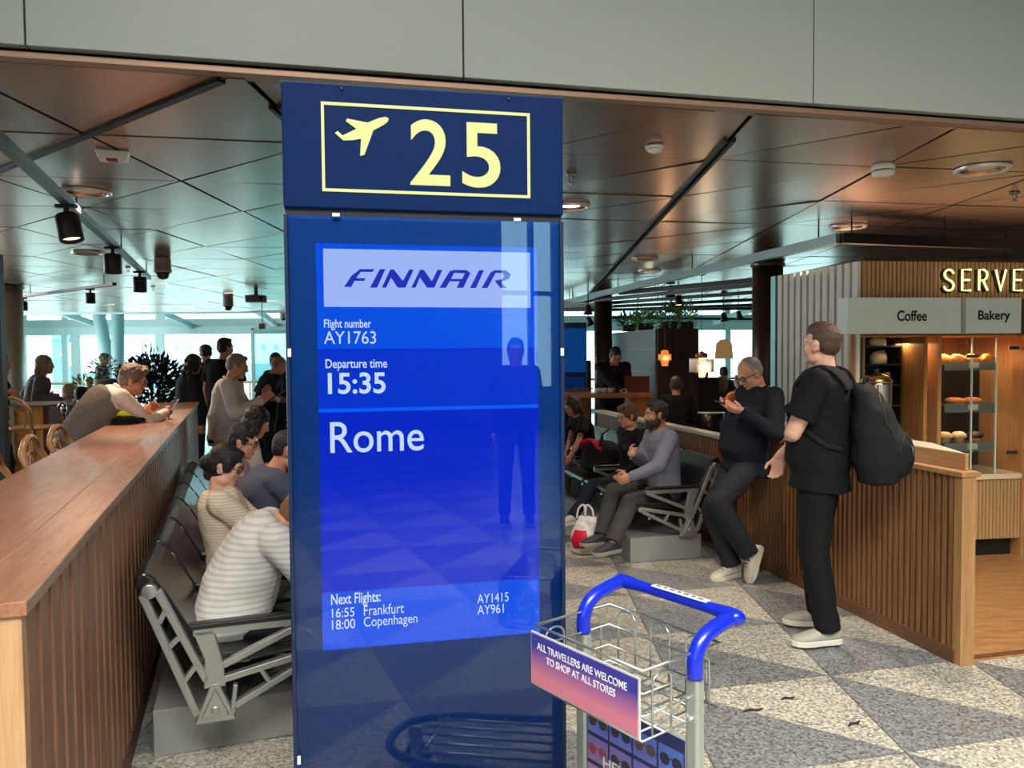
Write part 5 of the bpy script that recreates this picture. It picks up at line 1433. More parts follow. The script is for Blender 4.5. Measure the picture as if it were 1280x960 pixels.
# ---- cafe people on the right
q = at(770, 446, 10.4)
pT = person('person in a black hoodie standing at the high table over a laptop', V(q.x, 10.95, .93), V(.1, -1, 0), H=1.78, lean=16, bend=.7, wl=at(783, 489, 10.35), wr=at(776, 491, 10.35), el=V(1, .3, -.5), er=V(-1, .3, -.5), head_pitch=34, head_yaw=6, skin='warm', hair='short', hair_rgb=(28, 25, 25), shirt=(22, 23, 28), sleeve='long', trousers=(26, 26, 28), glasses=True, voxel=.010, build=1.1, loose=1.3, detail=True)
sitter('person in black seated with back turned between the high table and the booth', 845, 467, 9.9, (.2, .95), 'short', (58, 46, 40), (20, 20, 22), sleeve='long', skin='tan')
sitter('person with short dark hair and a dark top seated far off by the bright window', 903, 456, 14.0, (.5, .8), 'short', (84, 66, 54), (56, 58, 64), sleeve='long')
sitter('person with long blond hair seated in front of the bright window, seen from behind', 901, 472, 12.4, (.5, .8), 'long', (196, 160, 120), (86, 80, 74), sleeve='long')
sitter('person in a blue shirt seated by the bright window, partly behind the leaning man', 930, 466, 13.2, (-.6, .6), 'short', (150, 130, 110), (96, 150, 190), sleeve='long')
# reflected in the sign glass only: a traveller who stands to the right of the camera
person('dark clothed person standing behind the camera, faintly reflected in the sign glass', V(1.95, -2.0, .93), V(-.38, .92, 0), H=1.78, head_yaw=5, skin='fair', hair='short', hair_rgb=(40, 34, 30), shirt=(30, 32, 38), sleeve='long', trousers=(34, 36, 42), voxel=.014)

# phones
phone('black phone held by the leaning person in the navy sweater', (pB['wl'] + pB['wr']) / 2 + V(-.11, -.03, .035), V(-.9, -.2, .35), V(.35, 0, .95))
phone('phone held up by the older person in the white shirt', (pK['wl'] + pK['wr']) / 2 + V(.12, .03, .03), V(.75, .2, .5), V(-.5, -.1, .85))
phone('phone in the hands of the grey haired person at the bar counter', pQ['wr'] + (pQ['wr'] - pQ['ER']).normalized() * .10 + V(0, 0, .03), (pQ['wr'] - pQ['ER']) + V(0, 0, .1), V(-.3, -.3, .9), rgb=(200, 200, 204))
# ================================================================== CEILING FITTINGS
blk = mat('fitting_black', (20, 20, 21), .5)
def rail(name, label, a, b2, z, w_=.05, h=.035, m=None, hang=True):
    a = Vector((a[0], a[1], z)); b2 = Vector((b2[0], b2[1], z)); c = (a + b2) / 2
    t = thing(name, label, 'rail', (c.x, c.y, z))
    mb = MB(); mb.bar(a - Vector(t.location), b2 - Vector(t.location), w_, h); mb.build('track', m or blk, t)
    mb = MB(); n = max(2, int((b2 - a).length / 1.8))
    for k in range(n + 1):
        p = a.lerp(b2, (k + .12) / (n + .24)) - Vector(t.location)
        if hang: mb = MB(); mb.tube([p + Vector((0, 0, h / 2)), p + Vector((0, 0, CEIL - z + .005))], .006, 6); mb.build('hanger', blk, t)
    return t
def on_rail(a, b2, px, z):
    k = (px - 640 - .0079 * (480 - 350)) / FPX; d = b2 - a; t_ = (k * a.y - a.x) / (d.x - k * d.y); q = a + d * t_; return Vector((q.x, q.y, z))
def spot(label, p, aim=(0, 0, -1), s=1.0, lit=None, group='track spotlights', cone=False):
    p = Vector(p); t = thing('spotlight', label, 'spotlight', p, 0, group)
    a = Vector(aim).normalized(); q = Vector((0, 0, -1)).rotation_difference(a); M = q.to_matrix()
    mb = MB(); mb.tube([(0, 0, CEIL - p.z if cone else 0), (0, 0, -.05 * s)], .008 if cone else .012 * s, 8); mb.box((0, 0, -.012), (.09 * s, .032 * s, .02)); mb.build('bracket', blk, t)
    o = Vector((0, 0, -.045 * s)); mb = MB()
    prof = [(.001, 0), (.045, -.004), (.052, -.015), (.052, -.125), (.046, -.128), (.043, -.11)] if not cone else [(.001, 0), (.03, -.004), (.034, -.05), (.055, -.11), (.05, -.112), (.04, -.1)]
    mb.lathe([(r_ * s, z_ * s) for r_, z_ in prof], (0, 0, 0), 22, caps=False)
    mb.v = [o + M @ v for v in mb.v]; mb.build('can', blk, t)
    mb = MB(); mb.lathe([(.001, -.112 * s if not cone else -.098 * s), (.043 * s, -.110 * s if not cone else -.096 * s)], (0, 0, 0), 20, caps=False)
    mb.v = [o + M @ v for v in mb.v]
    mb.build('lens', mat('lamp_lens_lit', (60, 50, 40), .4, emit=(255, 214, 190), emit_s=2.6) if lit else mat('lamp_lens_dim', (60, 54, 48), .4, emit=(255, 200, 160), emit_s=.5), t)
    return t
ra = at_z(0, 175, 2.50); rb_ = at_z(186, 347, 2.50)
railL = rail('lighting_rail', 'long grey green lighting rail hanging over the bar counter on the left', ra - (rb_ - ra) * .1, rb_, 2.50, .05, .04, mat('rail_grey', (92, 100, 100), .4, metal=.5))
for px, py, lab, lit in ((90, 279, 'black spotlight on the left rail, nearest and lit', True), (146, 322, 'middle black spotlight on the left rail', False), (179, 347, 'farthest black spotlight at the end of the left rail', False)):
    p = on_rail(ra, rb_, px, 2.482); spot(lab, p, (.25, -.1, -1) if lit else (0, 0, -1), 1.25, lit)
    if lit: spot_light('rail_spot_lamp', p + V(.06, -.04, -.24), V(-1.7, 3.6, .9), 42, 70, (1, .52, .32))
    else: spot_light('rail_spot_lamp', p + V(.03, -.02, -.24), V(-2.7, 7.0, 1.2) if px == 179 else V(p.x + .6, p.y - .3, 1.1), 110 if px == 179 else 90, 44 if px == 179 else 80, (1, .66, .46))
ra = at_z(-40, 380, 2.50); rb_ = at_z(143, 355, 2.50)
rail('lighting_rail', 'far lighting rail across the left of the terrace ceiling', ra, rb_, 2.50)
for px, py, lab in ((33, 372, 'left black spotlight on the far terrace rail'), (117, 362, 'right black spotlight on the far terrace rail')):
    spot(lab, on_rail(ra, rb_, px, 2.485), (0, 0, -1), 1.1)
# suspended frame around the kiosk
rc_ = at_z(1050, 298, 2.45); re_ = at_z(706, 378, 2.45); rf_ = at_z(1300, 308, 2.45)
rail('lighting_rail', 'grey suspended lighting beam running back from above the kiosk to the sign', rc_, re_, 2.45, .07, .075, mat('beam_teal_grey', (120, 132, 130), .4, metal=.5))
rail('lighting_rail', 'black suspended lighting beam crossing over the front of the kiosk', rc_, rf_, 2.45, .07, .075)
ra = at_z(775, 366, 2.44); rb_ = at_z(1300, 317, 2.44)
rail('lighting_rail', 'long black lighting rail slanting over the kiosk roof', ra, rb_, 2.44, .05, .06)
for i, (x0, y0, x1, y1) in enumerate(((705, 379, 975, 353), (705, 383, 975, 363), (705, 386, 975, 373), (735, 388.5, 975, 380), (705, 387.5, 975, 385.5), (745, 397, 950, 399))):
    a = at_z(x0, y0, 2.42 if i < 5 else 2.3); b2 = at_z(x1, y1, 2.42 if i < 5 else 2.3)
    rail('lighting_rail', ['first black rail crossing the cafe ceiling', 'second black rail crossing the cafe ceiling', 'third black rail crossing the cafe ceiling', 'fourth black rail crossing the cafe ceiling', 'fifth black rail crossing the cafe ceiling', 'farthest thin rail by the cafe window'][i] + ', counted from the kiosk', a, b2, 2.42 if i < 5 else 2.3, .05, .05)
for px, py, Y, lab, s, aim in ((838, 353, 11, 'black spotlight hanging above the plants, left of its pair', 1.3, (0, 0, -1)), (848, 364, 10.6, 'black spotlight with lit rim above the plants, right of its pair', 1.3, (0, -.2, -1)), (839, 374, 12.4, 'lower black spotlight above the plants', 1.3, (0, -.1, -1)), (735, 376, 11.4, 'black spotlight above the blue screen', 1.3, (0, 0, -1)), (735, 392, 12.6, 'lower black spotlight beside the brown column', 1.3, (.4, 0, -1)), (797, 386, 13.2, 'black spotlight above the booth wall', 1.3, (0, 0, -1)), (904, 386, 12.2, 'black spotlight above the straw lamp', 1.3, (.2, 0, -1)), (923, 385, 13.4, 'black spotlight beside the dark column', 1.2, (.2, 0, -1))):
    spot(lab, at(px, py, Y), aim, s, px == 848, cone=True)
def downlight(px, py, label, r=.14, lit=False):
    p = at_z(px, py, CEIL); t = thing('downlight', label, 'downlight', (p.x, p.y, CEIL), 0, 'recessed downlights')
    mb = MB(); mb.lathe([(r, .002), (r, -.012), (r * .93, -.016), (r * .80, -.010), (r * .78, .03)], (0, 0, 0), 32, caps=False); mb.build('trim_ring', mat('downlight_ring', (222, 214, 204), .3, metal=.4), t)
    mb = MB(); mb.lathe([(r * .80, -.006), (r * .55, .02), (r * .5, .02)], (0, 0, 0), 28, caps=False); mb.build('reflector', mat('downlight_reflector', (220, 205, 190), .12, metal=1), t)
    mb = MB(); mb.lathe([(.001, .004), (r * .5, .004)], (0, 0, 0), 24, caps=False); mb.build('lamp', mat('downlight_lit', (200, 190, 180), .4, emit=(255, 236, 224), emit_s=6.0) if lit else mat('downlight_dim', (120, 105, 96), .3, emit=(255, 220, 190), emit_s=.12), t)
    spot_light('downlight_lamp_fill', (p.x, p.y, CEIL - .03), (p.x, p.y, 0), 80 if lit else (130 if px in (1228, 1060) else 55), 110, (1, .82, .66))  # lamps in the unlit-looking downlights are added, to brighten hall and kiosk
for px, py, lab, lit in ((108, 240, 'large round downlight near the red alarm on the left', 0), (110, 316, 'smaller looking round downlight beyond the lit spotlight', 0), (712, 258, 'bright lit downlight just right of the sign header', 1), (1228, 211, 'large round downlight at the right edge', 0), (1060, 283, 'round downlight above the kiosk beam', 0), (806, 323, 'flat downlight above the cafe, nearer one', 0), (812, 338, 'flat downlight above the cafe, farther one', 0)):
    downlight(px, py, lab, .14, lit)
# small ceiling devices
wp = mat('white_plastic', (226, 222, 214), .4); rd = mat('alarm_red', (150, 18, 34), .3)
p = at_z(141, 190, CEIL); t = thing('alarm_beacon', 'white fire alarm beacon with red lens on the ceiling at the left', 'alarm', (p.x, p.y, CEIL), R(20))
mb = MB(); mb.prism([(-.075, 0), (.075, 0), (.06, -.045), (-.06, -.045)], .085, (0, .0425, 0)); mb.build('housing', wp, t, bevel=.006)
mb = MB(); mb.box((0, -.02, -.045), (.05, .05, .012)); mb.build('lens', rd, t, bevel=.004)
p = at_z(1104, 206, CEIL); t = thing('smoke_detector', 'white round smoke detector on the ceiling over the kiosk', 'detector', (p.x, p.y, CEIL))
mb = MB(); mb.lathe([(.058, 0), (.058, -.028), (.056, -.03)], (0, 0, 0), 28); mb.build('base', wp, t)
mb = MB(); mb.lathe([(.052, -.03), (.052, -.036)], (0, 0, 0), 28); mb.build('vent_slot', mat('vent_dark', (80, 78, 74), .6), t)
mb = MB(); mb.lathe([(.058, -.036), (.058, -.048), (.052, -.058), (.001, -.06)], (0, 0, 0), 28); mb.build('cover', wp, t)
p = at_z(818, 183, CEIL); t = thing('motion_sensor', 'small white dome sensor on the ceiling right of the sign', 'sensor', (p.x, p.y, CEIL))
mb = MB(); mb.lathe([(.045, 0), (.045, -.008), (.04, -.012)], (0, 0, 0), 24); mb.build('base', wp, t)
mb = MB(); mb.lathe([(.04, -.012), (.034, -.022), (.018, -.030), (.001, -.032)], (0, 0, 0), 24); mb.build('dome', wp, t)
def sprinkler(px, py, label):
    p = at_z(px, py, CEIL); t = thing('sprinkler', label, 'sprinkler', (p.x, p.y, CEIL), 0, 'ceiling sprinklers')
    sm_ = mat('sprinkler_steel', (150, 146, 140), .3, metal=1)
    mb = MB(); mb.lathe([(.032, .002), (.03, -.006), (.012, -.008)], (0, 0, 0), 20); mb.build('cover_plate', sm_, t)
    mb = MB(); mb.tube([(-.012, 0, -.008), (-.014, 0, -.03), (0, 0, -.048), (.014, 0, -.03), (.012, 0, -.008)], .004, 6); mb.lathe([(.018, -.048), (.018, -.051)], (0, 0, 0), 16); mb.build('nozzle', sm_, t)
for px, py, lab in ((714, 218, 'steel ceiling sprinkler just right of the sign header'), (1268, 241, 'steel ceiling sprinkler at the right edge'), (160, 334, 'steel ceiling sprinkler between the two left rails'), (191, 358, 'steel ceiling sprinkler below the camera dome')):
    sprinkler(px, py, lab)
def dome(px, py, label, s=1.0):
    p = at_z(px, py, CEIL); t = thing('dome_camera', label, 'camera', (p.x, p.y, CEIL), 0, 'dome cameras')
    gm = mat('dome_housing', (150, 142, 136), .4)
    mb = MB(); mb.lathe([(.075 * s, 0), (.08 * s, -.02), (.08 * s, -.12 * s), (.085 * s, -.125 * s), (.085 * s, -.15 * s), (.07 * s, -.152 * s)], (0, 0, 0), 28); mb.build('housing', gm, t)
    mb = MB(); mb.lathe([(.068 * s, -.15 * s), (.06 * s, -.185 * s), (.04 * s, -.212 * s), (.001, -.222 * s)], (0, 0, 0), 28); mb.build('dome', mat('dome_dark', (30, 30, 34), .08, coat=.5), t)
dome(203, 322, 'round dome camera hanging below the left ceiling'); dome(285, 371, 'second dome camera farther back over the standing group', 1.05); dome(354, 390, 'small dome camera half hidden by the left edge of the sign', .9)
p = at_z(320, 362, CEIL); t = thing('ceiling_unit', 'grey box fitting hanging from the ceiling left of the sign', 'ceiling unit', (p.x, p.y, CEIL), R(15))
mb = MB(); mb.box((0, 0, -.14), (.30, .24, .10)); mb.build('body', mat('projector_grey', (110, 108, 106), .5), t, bevel=.008)
mb = MB(); mb.tube([(0, 0, 0), (0, 0, -.09)], .03, 10); mb.box((0, 0, -.088), (.18, .16, .012)); mb.build('mount', blk, t)
mb = MB(); mb.lathe([(.03, .12), (.034, .14), (.03, .145)], (.07, 0, -.14), 16, axis='y'); mb.build('lens', MATS['dome_dark'], t)
p = at(328, 408, 13.5); t = thing('speaker_box', 'small grey box hanging on a thin rod near the far window', 'speaker', p)
mb = MB(); mb.box((0, 0, 0), (.10, .1, .10)); mb.build('body', MATS['projector_grey'], t, bevel=.008)
mb = MB(); mb.tube([(0, 0, .05), (0, 0, CEIL - p.z)], .008, 6); mb.build('rod', blk, t)

# ================================================================== LEFT: BAR CHAIRS, TERRACE THINGS
bent = wood('bentwood_honey', (168, 108, 60), (206, 150, 96), .35, (10, 10, 4), coat=.2)
def bentwood(label, loc, rz, seat=.78, back=1.16, group=None):
    """faces local +x"""
    t = thing('bar_chair', label, 'chair', loc, rz, group)
    mb = MB(); mb.lathe([(.001, seat - .02), (.19, seat - .02), (.205, seat - .008), (.20, seat + .008), (.15, seat + .004), (.001, seat)], (0, 0, 0), 28); mb.build('seat', bent, t)
    for sx in (-1, 1):
        for sy in (-1, 1):
            mb = MB(); mb.tube([(sx * .14, sy * .13, seat - .02), (sx * .17, sy * .16, seat * .5), (sx * .20, sy * .185, 0)], [.017, .016, .013], 10); mb.build('leg', bent, t)
    mb = MB(); mb.tube([(.18 * math.cos(a * PI / 10), .175 * math.sin(a * PI / 10), seat * .42) for a in range(20)], .011, 8, closed=True); mb.build('foot_ring', bent, t)
    def arch(w_, zt):
        pts = [(-.16, -w_ * .85, seat - .01), (-.20, -w_, seat + (zt - seat) * .55)]
        for k in range(1, 8):
            a = PI - PI * k / 8; pts.append((-.235 - .01 * math.sin(a), w_ * math.cos(a), seat + (zt - seat) * .62 + (zt - seat) * .38 * math.sin(a)))
        pts += [(-.20, w_, seat + (zt - seat) * .55), (-.16, w_ * .85, seat - .01)]
        return smooth_path(pts, 3)
    mb = MB(); mb.tube(arch(.19, back), .0165, 10); mb.build('backrest', bent, t)
    mb = MB(); mb.tube(arch(.10, back - .08), .011, 8); mb.build('back_hoop', bent, t)
    return t
for i, (s, lab) in enumerate(((1.68, 'curved wooden bar chair nearest the left edge behind the counter'), (2.35, 'second curved wooden bar chair along the counter'), (3.05, 'third curved wooden bar chair along the counter, under the cabinet'), (3.72, 'fourth curved wooden bar chair along the counter, next to the vest'))):
    q = LC + LA * s - LF * .42
    if i == 0: ch0 = bentwood(lab, (q.x, q.y, 0), math.atan2(LF.y, LF.x) + .12, .78, 1.165, 'bar chairs along the counter')
    else: dup(ch0, (q.x, q.y, 0), math.atan2(LF.y, LF.x) + .1 - .06 * i, lab)
q = at(42, 447, 9.1); dup(ch0, (q.x - .1, q.y - .05, 0), R(35), 'bentwood bar chair under the blond person in the hoodie')
q = at(38, 447, 7.6); bentwood('tall bentwood bar chair with open hoop back in front of the cabinet', (q.x, q.y, 0), R(75), .92, 1.22)
q = at(47, 447, 8.5); t = thing('serving_cabinet', 'honey wood cabinet with pale top behind the tall bentwood chair', 'cabinet', (q.x, q.y, 0), R(-6))
cab = wood('cabinet_honey', (186, 122, 56), (214, 156, 86), .4, (12, 12, 1.5))
mb = MB(); mb.box((0, 0, .55), (.34, .34, 1.06)); mb.build('body', cab, t, bevel=.003)
mb = MB(); mb.box((.0, 0, 1.10), (.42, .40, .025)); mb.build('top', mat('cabinet_top', (196, 186, 170), .4), t, bevel=.003)
mb = MB(); mb.box((.205, 0, .55), (.07, .34, 1.06)); mb.build('side_panel', mat('cabinet_brown', (92, 52, 36), .45), t)
mb = MB(); mb.box((0, -.172, .60), (.30, .008, .50)); d_ = mb.build('door', cab, t, bevel=.003); mb = MB(); mb.ell((.11, -.185, .66), (.012, .012, .012)); mb.build('door_knob', mat('knob_steel', (190, 186, 180), .25, metal=1), d_)
q = at(76, 447, 8.3); t = thing('barrier_post', 'polished steel barrier post standing beside the honey cabinet', 'post', (q.x, q.y, 0))
mb = MB(); mb.lathe([(.035, .02), (.035, 1.02)], (0, 0, 0), 20); mb.build('pole', sil, t)
mb = MB(); mb.lathe([(.15, 0), (.15, .012), (.05, .03), (.035, .04)], (0, 0, 0), 28); mb.build('base', sil, t)
mb = MB(); mb.lathe([(.042, 1.0), (.048, 1.02), (.048, 1.08), (.04, 1.10), (.03, 1.11), (.001, 1.12)], (0, 0, 0), 20); mb.build('head', sil, t)
q = at(-3, 447, 5.2); t = thing('dark_screen_frame', 'black framed upright panel cut off by the left edge', 'panel', (q.x - .25, q.y, 0), 0)
mb = MB(); mb.box((.27, 0, 1.15), (.05, .05, 2.3)); mb.box((-.27, 0, 1.15), (.05, .05, 2.3)); mb.box((0, 0, 1.06), (.56, .045, .05)); mb.box((0, 0, 2.28), (.56, .05, .05)); mb.box((0, 0, .04), (.6, .3, .08)); mb.build('frame', mat('frame_grey', (86, 92, 94), .4, metal=.5), t)
mb = MB(); mb.box((0, 0, 1.66), (.50, .02, 1.2)); mb.box((0, 0, .56), (.50, .02, .96)); mb.build('panel', mat('panel_black', (12, 12, 14), .25), t)

# plants built leaf by leaf in one foliage mesh
def foliage(n, rx, ry, rz_, lw, ll, c, seed, droop=.3, shell=.55):
    rg = random.Random(seed); mb = MB()
    for k in range(n):
        while True:
            p = Vector((rg.uniform(-1, 1), rg.uniform(-1, 1), rg.uniform(-1, 1)))
            if shell < p.length <= 1: break
        pos = Vector((p.x * rx, p.y * ry, p.z * rz_)) + Vector(c)
        d = (p.normalized() + Vector((rg.uniform(-.6, .6), rg.uniform(-.6, .6), rg.uniform(-.4, .8) - droop))).normalized()
        sd_ = d.orthogonal().normalized(); sd_ = Matrix.Rotation(rg.uniform(0, 6.28), 3, d) @ sd_
        L_ = ll * rg.uniform(.7, 1.3); W_ = lw * rg.uniform(.7, 1.2); nn = d.cross(sd_)
        mb.add([pos, pos + d * L_ * .45 + sd_ * W_ + nn * .01, pos + d * L_, pos + d * L_ * .45 - sd_ * W_ + nn * .01], [(0, 1, 2, 3)])
    return mb
q = at(188, 447, 10.2)
t = thing('potted_tree', 'big dark leafy potted plant beyond the bar counter', 'plant', (q.x, q.y, 0))
mb = MB(); mb.lathe([(.20, 0), (.26, .02), (.30, .50), (.28, .52), (.25, .5)], (0, 0, 0), 28); mb.build('pot', mat('pot_dark', (40, 42, 42), .6), t)
mb = MB(); mb.tube([(0, 0, .3), (.02, 0, .8), (-.02, .02, 1.4)], [.03, .025, .012], 8)
for k in range(10):
    a = k * 2.4; mb.tube([(0, 0, .6 + .08 * k), (.25 * math.cos(a), .25 * math.sin(a), .95 + .07 * k)], [.01, .005], 6)
mb.build('trunk', mat('bark_brown', (62, 48, 38), .8), t)
fo = foliage(2600, .48, .42, .58, .022, .085, (0, 0, 1.06), 3, .1, .05); 
fo2 = foliage(160, .42, .34, .60, .010, .14, (0, 0, 1.14), 8, -.4, .6); fo.add(fo2.v, fo2.f)
fo.build('foliage', mat('leaf_dark', (28, 44, 34), .5, noise_amt=.3, noise_scale=12), t, recalc=False)
for i, (px, py, Y, lab, sz) in enumerate(((103, 482, 12.5, 'small yellow green plant on the terrace near the far table', .16), (132, 462, 12.0, 'yellow green plant behind the grey haired person', .20))):
    q = at(px, py, Y); t = thing('terrace_plant', lab, 'plant', (q.x, q.y, 0))
    mb = MB(); mb.lathe([(.12, 0), (.15, .02), (.17, q.z - sz * .8), (.15, q.z - sz * .8)], (0, 0, 0), 20); mb.build('planter', mat('planter_grey', (120, 120, 112), .6), t)
    foliage(160, sz, sz, sz, .014, .08, (0, 0, q.z), 20 + i, .0, .2).build('foliage', mat('leaf_yellow_green', (112, 120, 56), .5, noise_amt=.3, noise_scale=10), t, recalc=False)
# bag and yellow cloth at the counter
q = barp(4.62, .40, 1.10); t = thing('shoulder_bag', 'black soft bag lying on the bar counter beside the vest', 'bag', q, 0)
mb = MB(); mb.ell((0, 0, .03), (.13, .08, .03)); mb.ell((.06, .05, .025), (.09, .05, .025)); mb.build('body', cloth('bag_black', (22, 22, 24)), t)
mb = MB(); mb.tube(smooth_path([(-.10, .02, .04), (-.03, -.08, .012), (.08, -.07, .012), (.14, .02, .02)], 4), .008, 8); mb.build('strap', cloth('bag_black', (22, 22, 24)), t)
q = barp(4.62, .42, 1.158); t = thing('yellow_vest', 'folded yellow safety vest on top of the black bag', 'vest', q, .4)
mb = MB()
mb.loft([((-.08, 0, .0), (.0, .02, 0), (0, 0, .008)), ((-.04, .01, .012), (0, .05, 0), (0, 0, .026)), ((.0, -.01, .022), (0, .03, 0), (0, 0, .022)), ((.03, 0, .016), (0, .055, 0), (0, 0, .030)), ((.07, 0, .004), (0, .03, 0), (0, 0, .012)), ((.09, 0, 0), (0, .012, 0), (0, 0, .005))], 14); mb.build('cloth', cloth('vest_yellow', (226, 220, 40)), t)
# glazed notice by the window, right of the bald person
q = at(347, 446, 12.5); t = thing('notice_frame', 'small framed notice on a stand near the window, left edge of the sign', 'sign', (q.x, q.y, 0))
mb = MB(); mb.tube([(0, 0, 0), (0, 0, 1.1)], .015, 8); mb.box((0, 0, .01), (.3, .25, .02)); mb.build('stand', blk, t)
mb = MB(); mb.box((0, 0, 1.24), (.16, .02, .26)); fr_ = mb.build('frame', wood('notice_wood', (190, 160, 120), (214, 186, 146), .5), t, bevel=.003)
mb = MB(); mb.box((0, -.011, 1.26), (.07, .003, .10)); mb.build('print', mat('notice_print', (70, 80, 90), .5), fr_)
q = at(345, 446, 17.5); t = thing('glass_partition', 'tall frosted glass screen beside the far window, left of the sign', 'glass screen', (q.x, q.y, 0))
mb = MB(); mb.box((0, 0, 1.1), (1.0, .02, 2.2)); mb.build('pane', glass_material('frosted_glass', (.62, .80, .80, 1), .3), t)
mb = MB(); mb.box((-.52, 0, 1.12), (.07, .05, 2.24)); mb.box((.52, 0, 1.12), (.07, .05, 2.24)); mb.box((0, 0, 2.24), (1.1, .05, .07)); mb.build('frame', steel, t)

# ================================================================== RIGHT: CAFE BEYOND THE PARTITION
bw = mat('booth_grey', (128, 136, 134), .5, noise_amt=.03); bb_ = mat('booth_brown', (74, 58, 48), .5)
A_, B_, C2, D_ = V(1.66, 12.7, 0), V(2.04, 10.8, 0), V(2.66, 11.05, 0), V(2.35, 13.0, 0)
t = thing('seating_booth', 'tall booth with grey panelled side and brown end by the cafe window', 'booth', B_)
def wallseg(p0, p1, z0, z1, th, name, m, inset=0.0):
    mb = MB(); a = p0 - B_; b2 = p1 - B_; d = (b2 - a); 
    mb.box(((a.x + b2.x) / 2, (a.y + b2.y) / 2, (z0 + z1) / 2), (d.length, th, z1 - z0), rz=math.atan2(d.y, d.x)); return mb.build(name, m, t, bevel=.002)
hz = [0.0, .62, .98, 1.32, 1.66, 1.94]
for k in range(5): wallseg(A_, B_, hz[k] + .008, hz[k + 1], .05, 'grey_panel', bw)
wallseg(A_ + V(.03, 0, 0), B_ + V(.03, 0, 0), 0, 1.94, .03, 'panel_backing', mat('booth_joint', (190, 200, 198), .4))
for k in range(3): wallseg(B_.lerp(C2, k * .36 + .006), B_.lerp(C2, min(1, (k + 1) * .36) - .006), 0, 1.95, .05, 'brown_panel', bb_)
wallseg(B_ + V(.0, .03, 0), C2 + V(0, .03, 0), 0, 1.93, .03, 'end_backing', mat('booth_end_joint', (140, 118, 100), .5))
wallseg(C2, D_, 0, 1.94, .06, 'rear_panel', bb_); wallseg(D_, A_, 0, 1.94, .06, 'far_panel', bb_)
mb = MB(); c_ = (A_ + B_ + C2 + D_) / 4 - B_; mb.prism([((p - B_).x, (p - B_).y) for p in (A_, B_, C2, D_)], .04, (0, 0, 1.90), (1, 0, 0), (0, 1, 0)); mb.build('top', bb_, t)
p = at_plane(852, 444, B_, (C2 - B_).cross(V(0, 0, 1)).normalized()) - B_
mb = MB(); mb.box((p.x, p.y - .03, p.z), (.10, .01, .11), rz=R(22)); mb.build('switch_plate', mat('switch_dark', (50, 40, 34), .4), t)
gl = [mat('leaf_bright', (104, 150, 84), .5, noise_amt=.3, noise_scale=10), mat('leaf_fresh', (130, 170, 104), .5, noise_amt=.3, noise_scale=10)]
for i, (px, Y, w_, h, lab) in enumerate(((786, 12.3, .16, .12, 'low green plant at the far left end of the booth top'), (806, 11.7, .18, .13, 'loose green plant in the middle of the booth top'), (836, 11.1, .17, .17, 'bushy green plant on the booth top left of the hanging lamp wire'), (857, 11.3, .15, .18, 'bushy green plant on the brown end of the booth top'))):
    q = at(px, 405, Y); t = thing('booth_plant', lab, 'plant', (q.x, q.y, 1.955))
    mb = MB(); mb.box((0, 0, .05), (w_ * 1.2, .2, .10)); mb.build('trough', mat('trough_dark', (56, 50, 44), .6), t)
    foliage(260, w_, .18, h, .010, .11, (0, 0, .16), 40 + i, -.2, .2).build('foliage', gl[i % 2], t, recalc=False)
# high table with laptop, cups; second table behind
tw = wood('table_orange_wood', (150, 88, 48), (186, 118, 70), .35, (2, 20, 20))
def high_table(label, x0, x1, y0, y1, z):
    t = thing('high_table', label, 'table', ((x0 + x1) / 2, (y0 + y1) / 2, 0)); hx, hy = (x1 - x0) / 2, (y1 - y0) / 2
    mb = MB(); mb.box((0, 0, z - .03), (2 * hx, 2 * hy, .06)); mb.build('tabletop', tw, t, bevel=.004)
    for sx in (-1, 1):
        mb = MB(); mb.box((sx * (hx - .13), 0, (z - .06) / 2), (.22, 2 * hy - .06, z - .06)); mb.build('leg_panel', tw, t, bevel=.004)
    return t
high_table('high wooden table with laptop and coffee cups behind the right partition', .45, 1.86, 10.15, 10.65, 1.075)
high_table('second wooden high table farther back beside the blue screen', .1, 1.20, 11.55, 11.95, 1.06)
p = at(797, 491, 10.42); t = thing('laptop', 'reddish brown laptop with open lid on the high table', 'laptop', (p.x, p.y, 1.075), R(168))
lm = mat('laptop_brown', (112, 62, 48), .35)
mb = MB(); mb.box((0, 0, .009), (.33, .23, .018)); mb.build('keyboard_base', lm, t, bevel=.004)
mb = MB(); mb.bar((0, .115, .015), (0, .20, .225), .33, .008, up=(0, 1, 0)); mb.build('lid', lm, t, bevel=.002)
for i, px in enumerate((747, 754.5, 763)):
    q = at(px, 489, 10.32 + .03 * i); t = thing('coffee_cup', ['white coffee cup left of three on the high table', 'white coffee cup in the middle of three on the high table', 'white coffee cup on the right of three, nearest the laptop'][i], 'cup', (q.x, q.y, 1.075), 0, 'cups on the high table')
    mb = MB(); mb.lathe([(.018, 0), (.03, .006), (.036, .04), (.038, .062), (.035, .062), (.032, .02), (.001, .012)], (0, 0, 0), 22); mb.build('bowl', mat('cup_white', (228, 222, 212), .3), t)
    mb = MB(); mb.tube([(.035, 0, .05), (.06, 0, .048), (.058, 0, .022), (.033, 0, .02)], .004, 6); mb.build('handle', MATS['cup_white'], t)
q = at(728, 486, 11.7); t = thing('bread_board', 'small wooden board lying on the farther high table', 'board', (q.x, q.y, 1.06)); mb = MB(); mb.box((0, 0, .012), (.2, .14, .024)); mb.build('board', tw, t, bevel=.004); mb = MB(); mb.box((.13, 0, .012), (.07, .03, .02)); mb.build('handle', tw, t, bevel=.003)
q = at(719, 446, 12.3); t = thing('blue_screen', 'dark blue upright information screen beside the right edge of the sign', 'screen', (q.x - .02, q.y, 0))
mb = MB(); mb.box((0, 0, 1.05), (.40, .12, 2.1)); mb.build('cabinet', mat('blue_cabinet', (10, 46, 96), .35), t, bevel=.006)
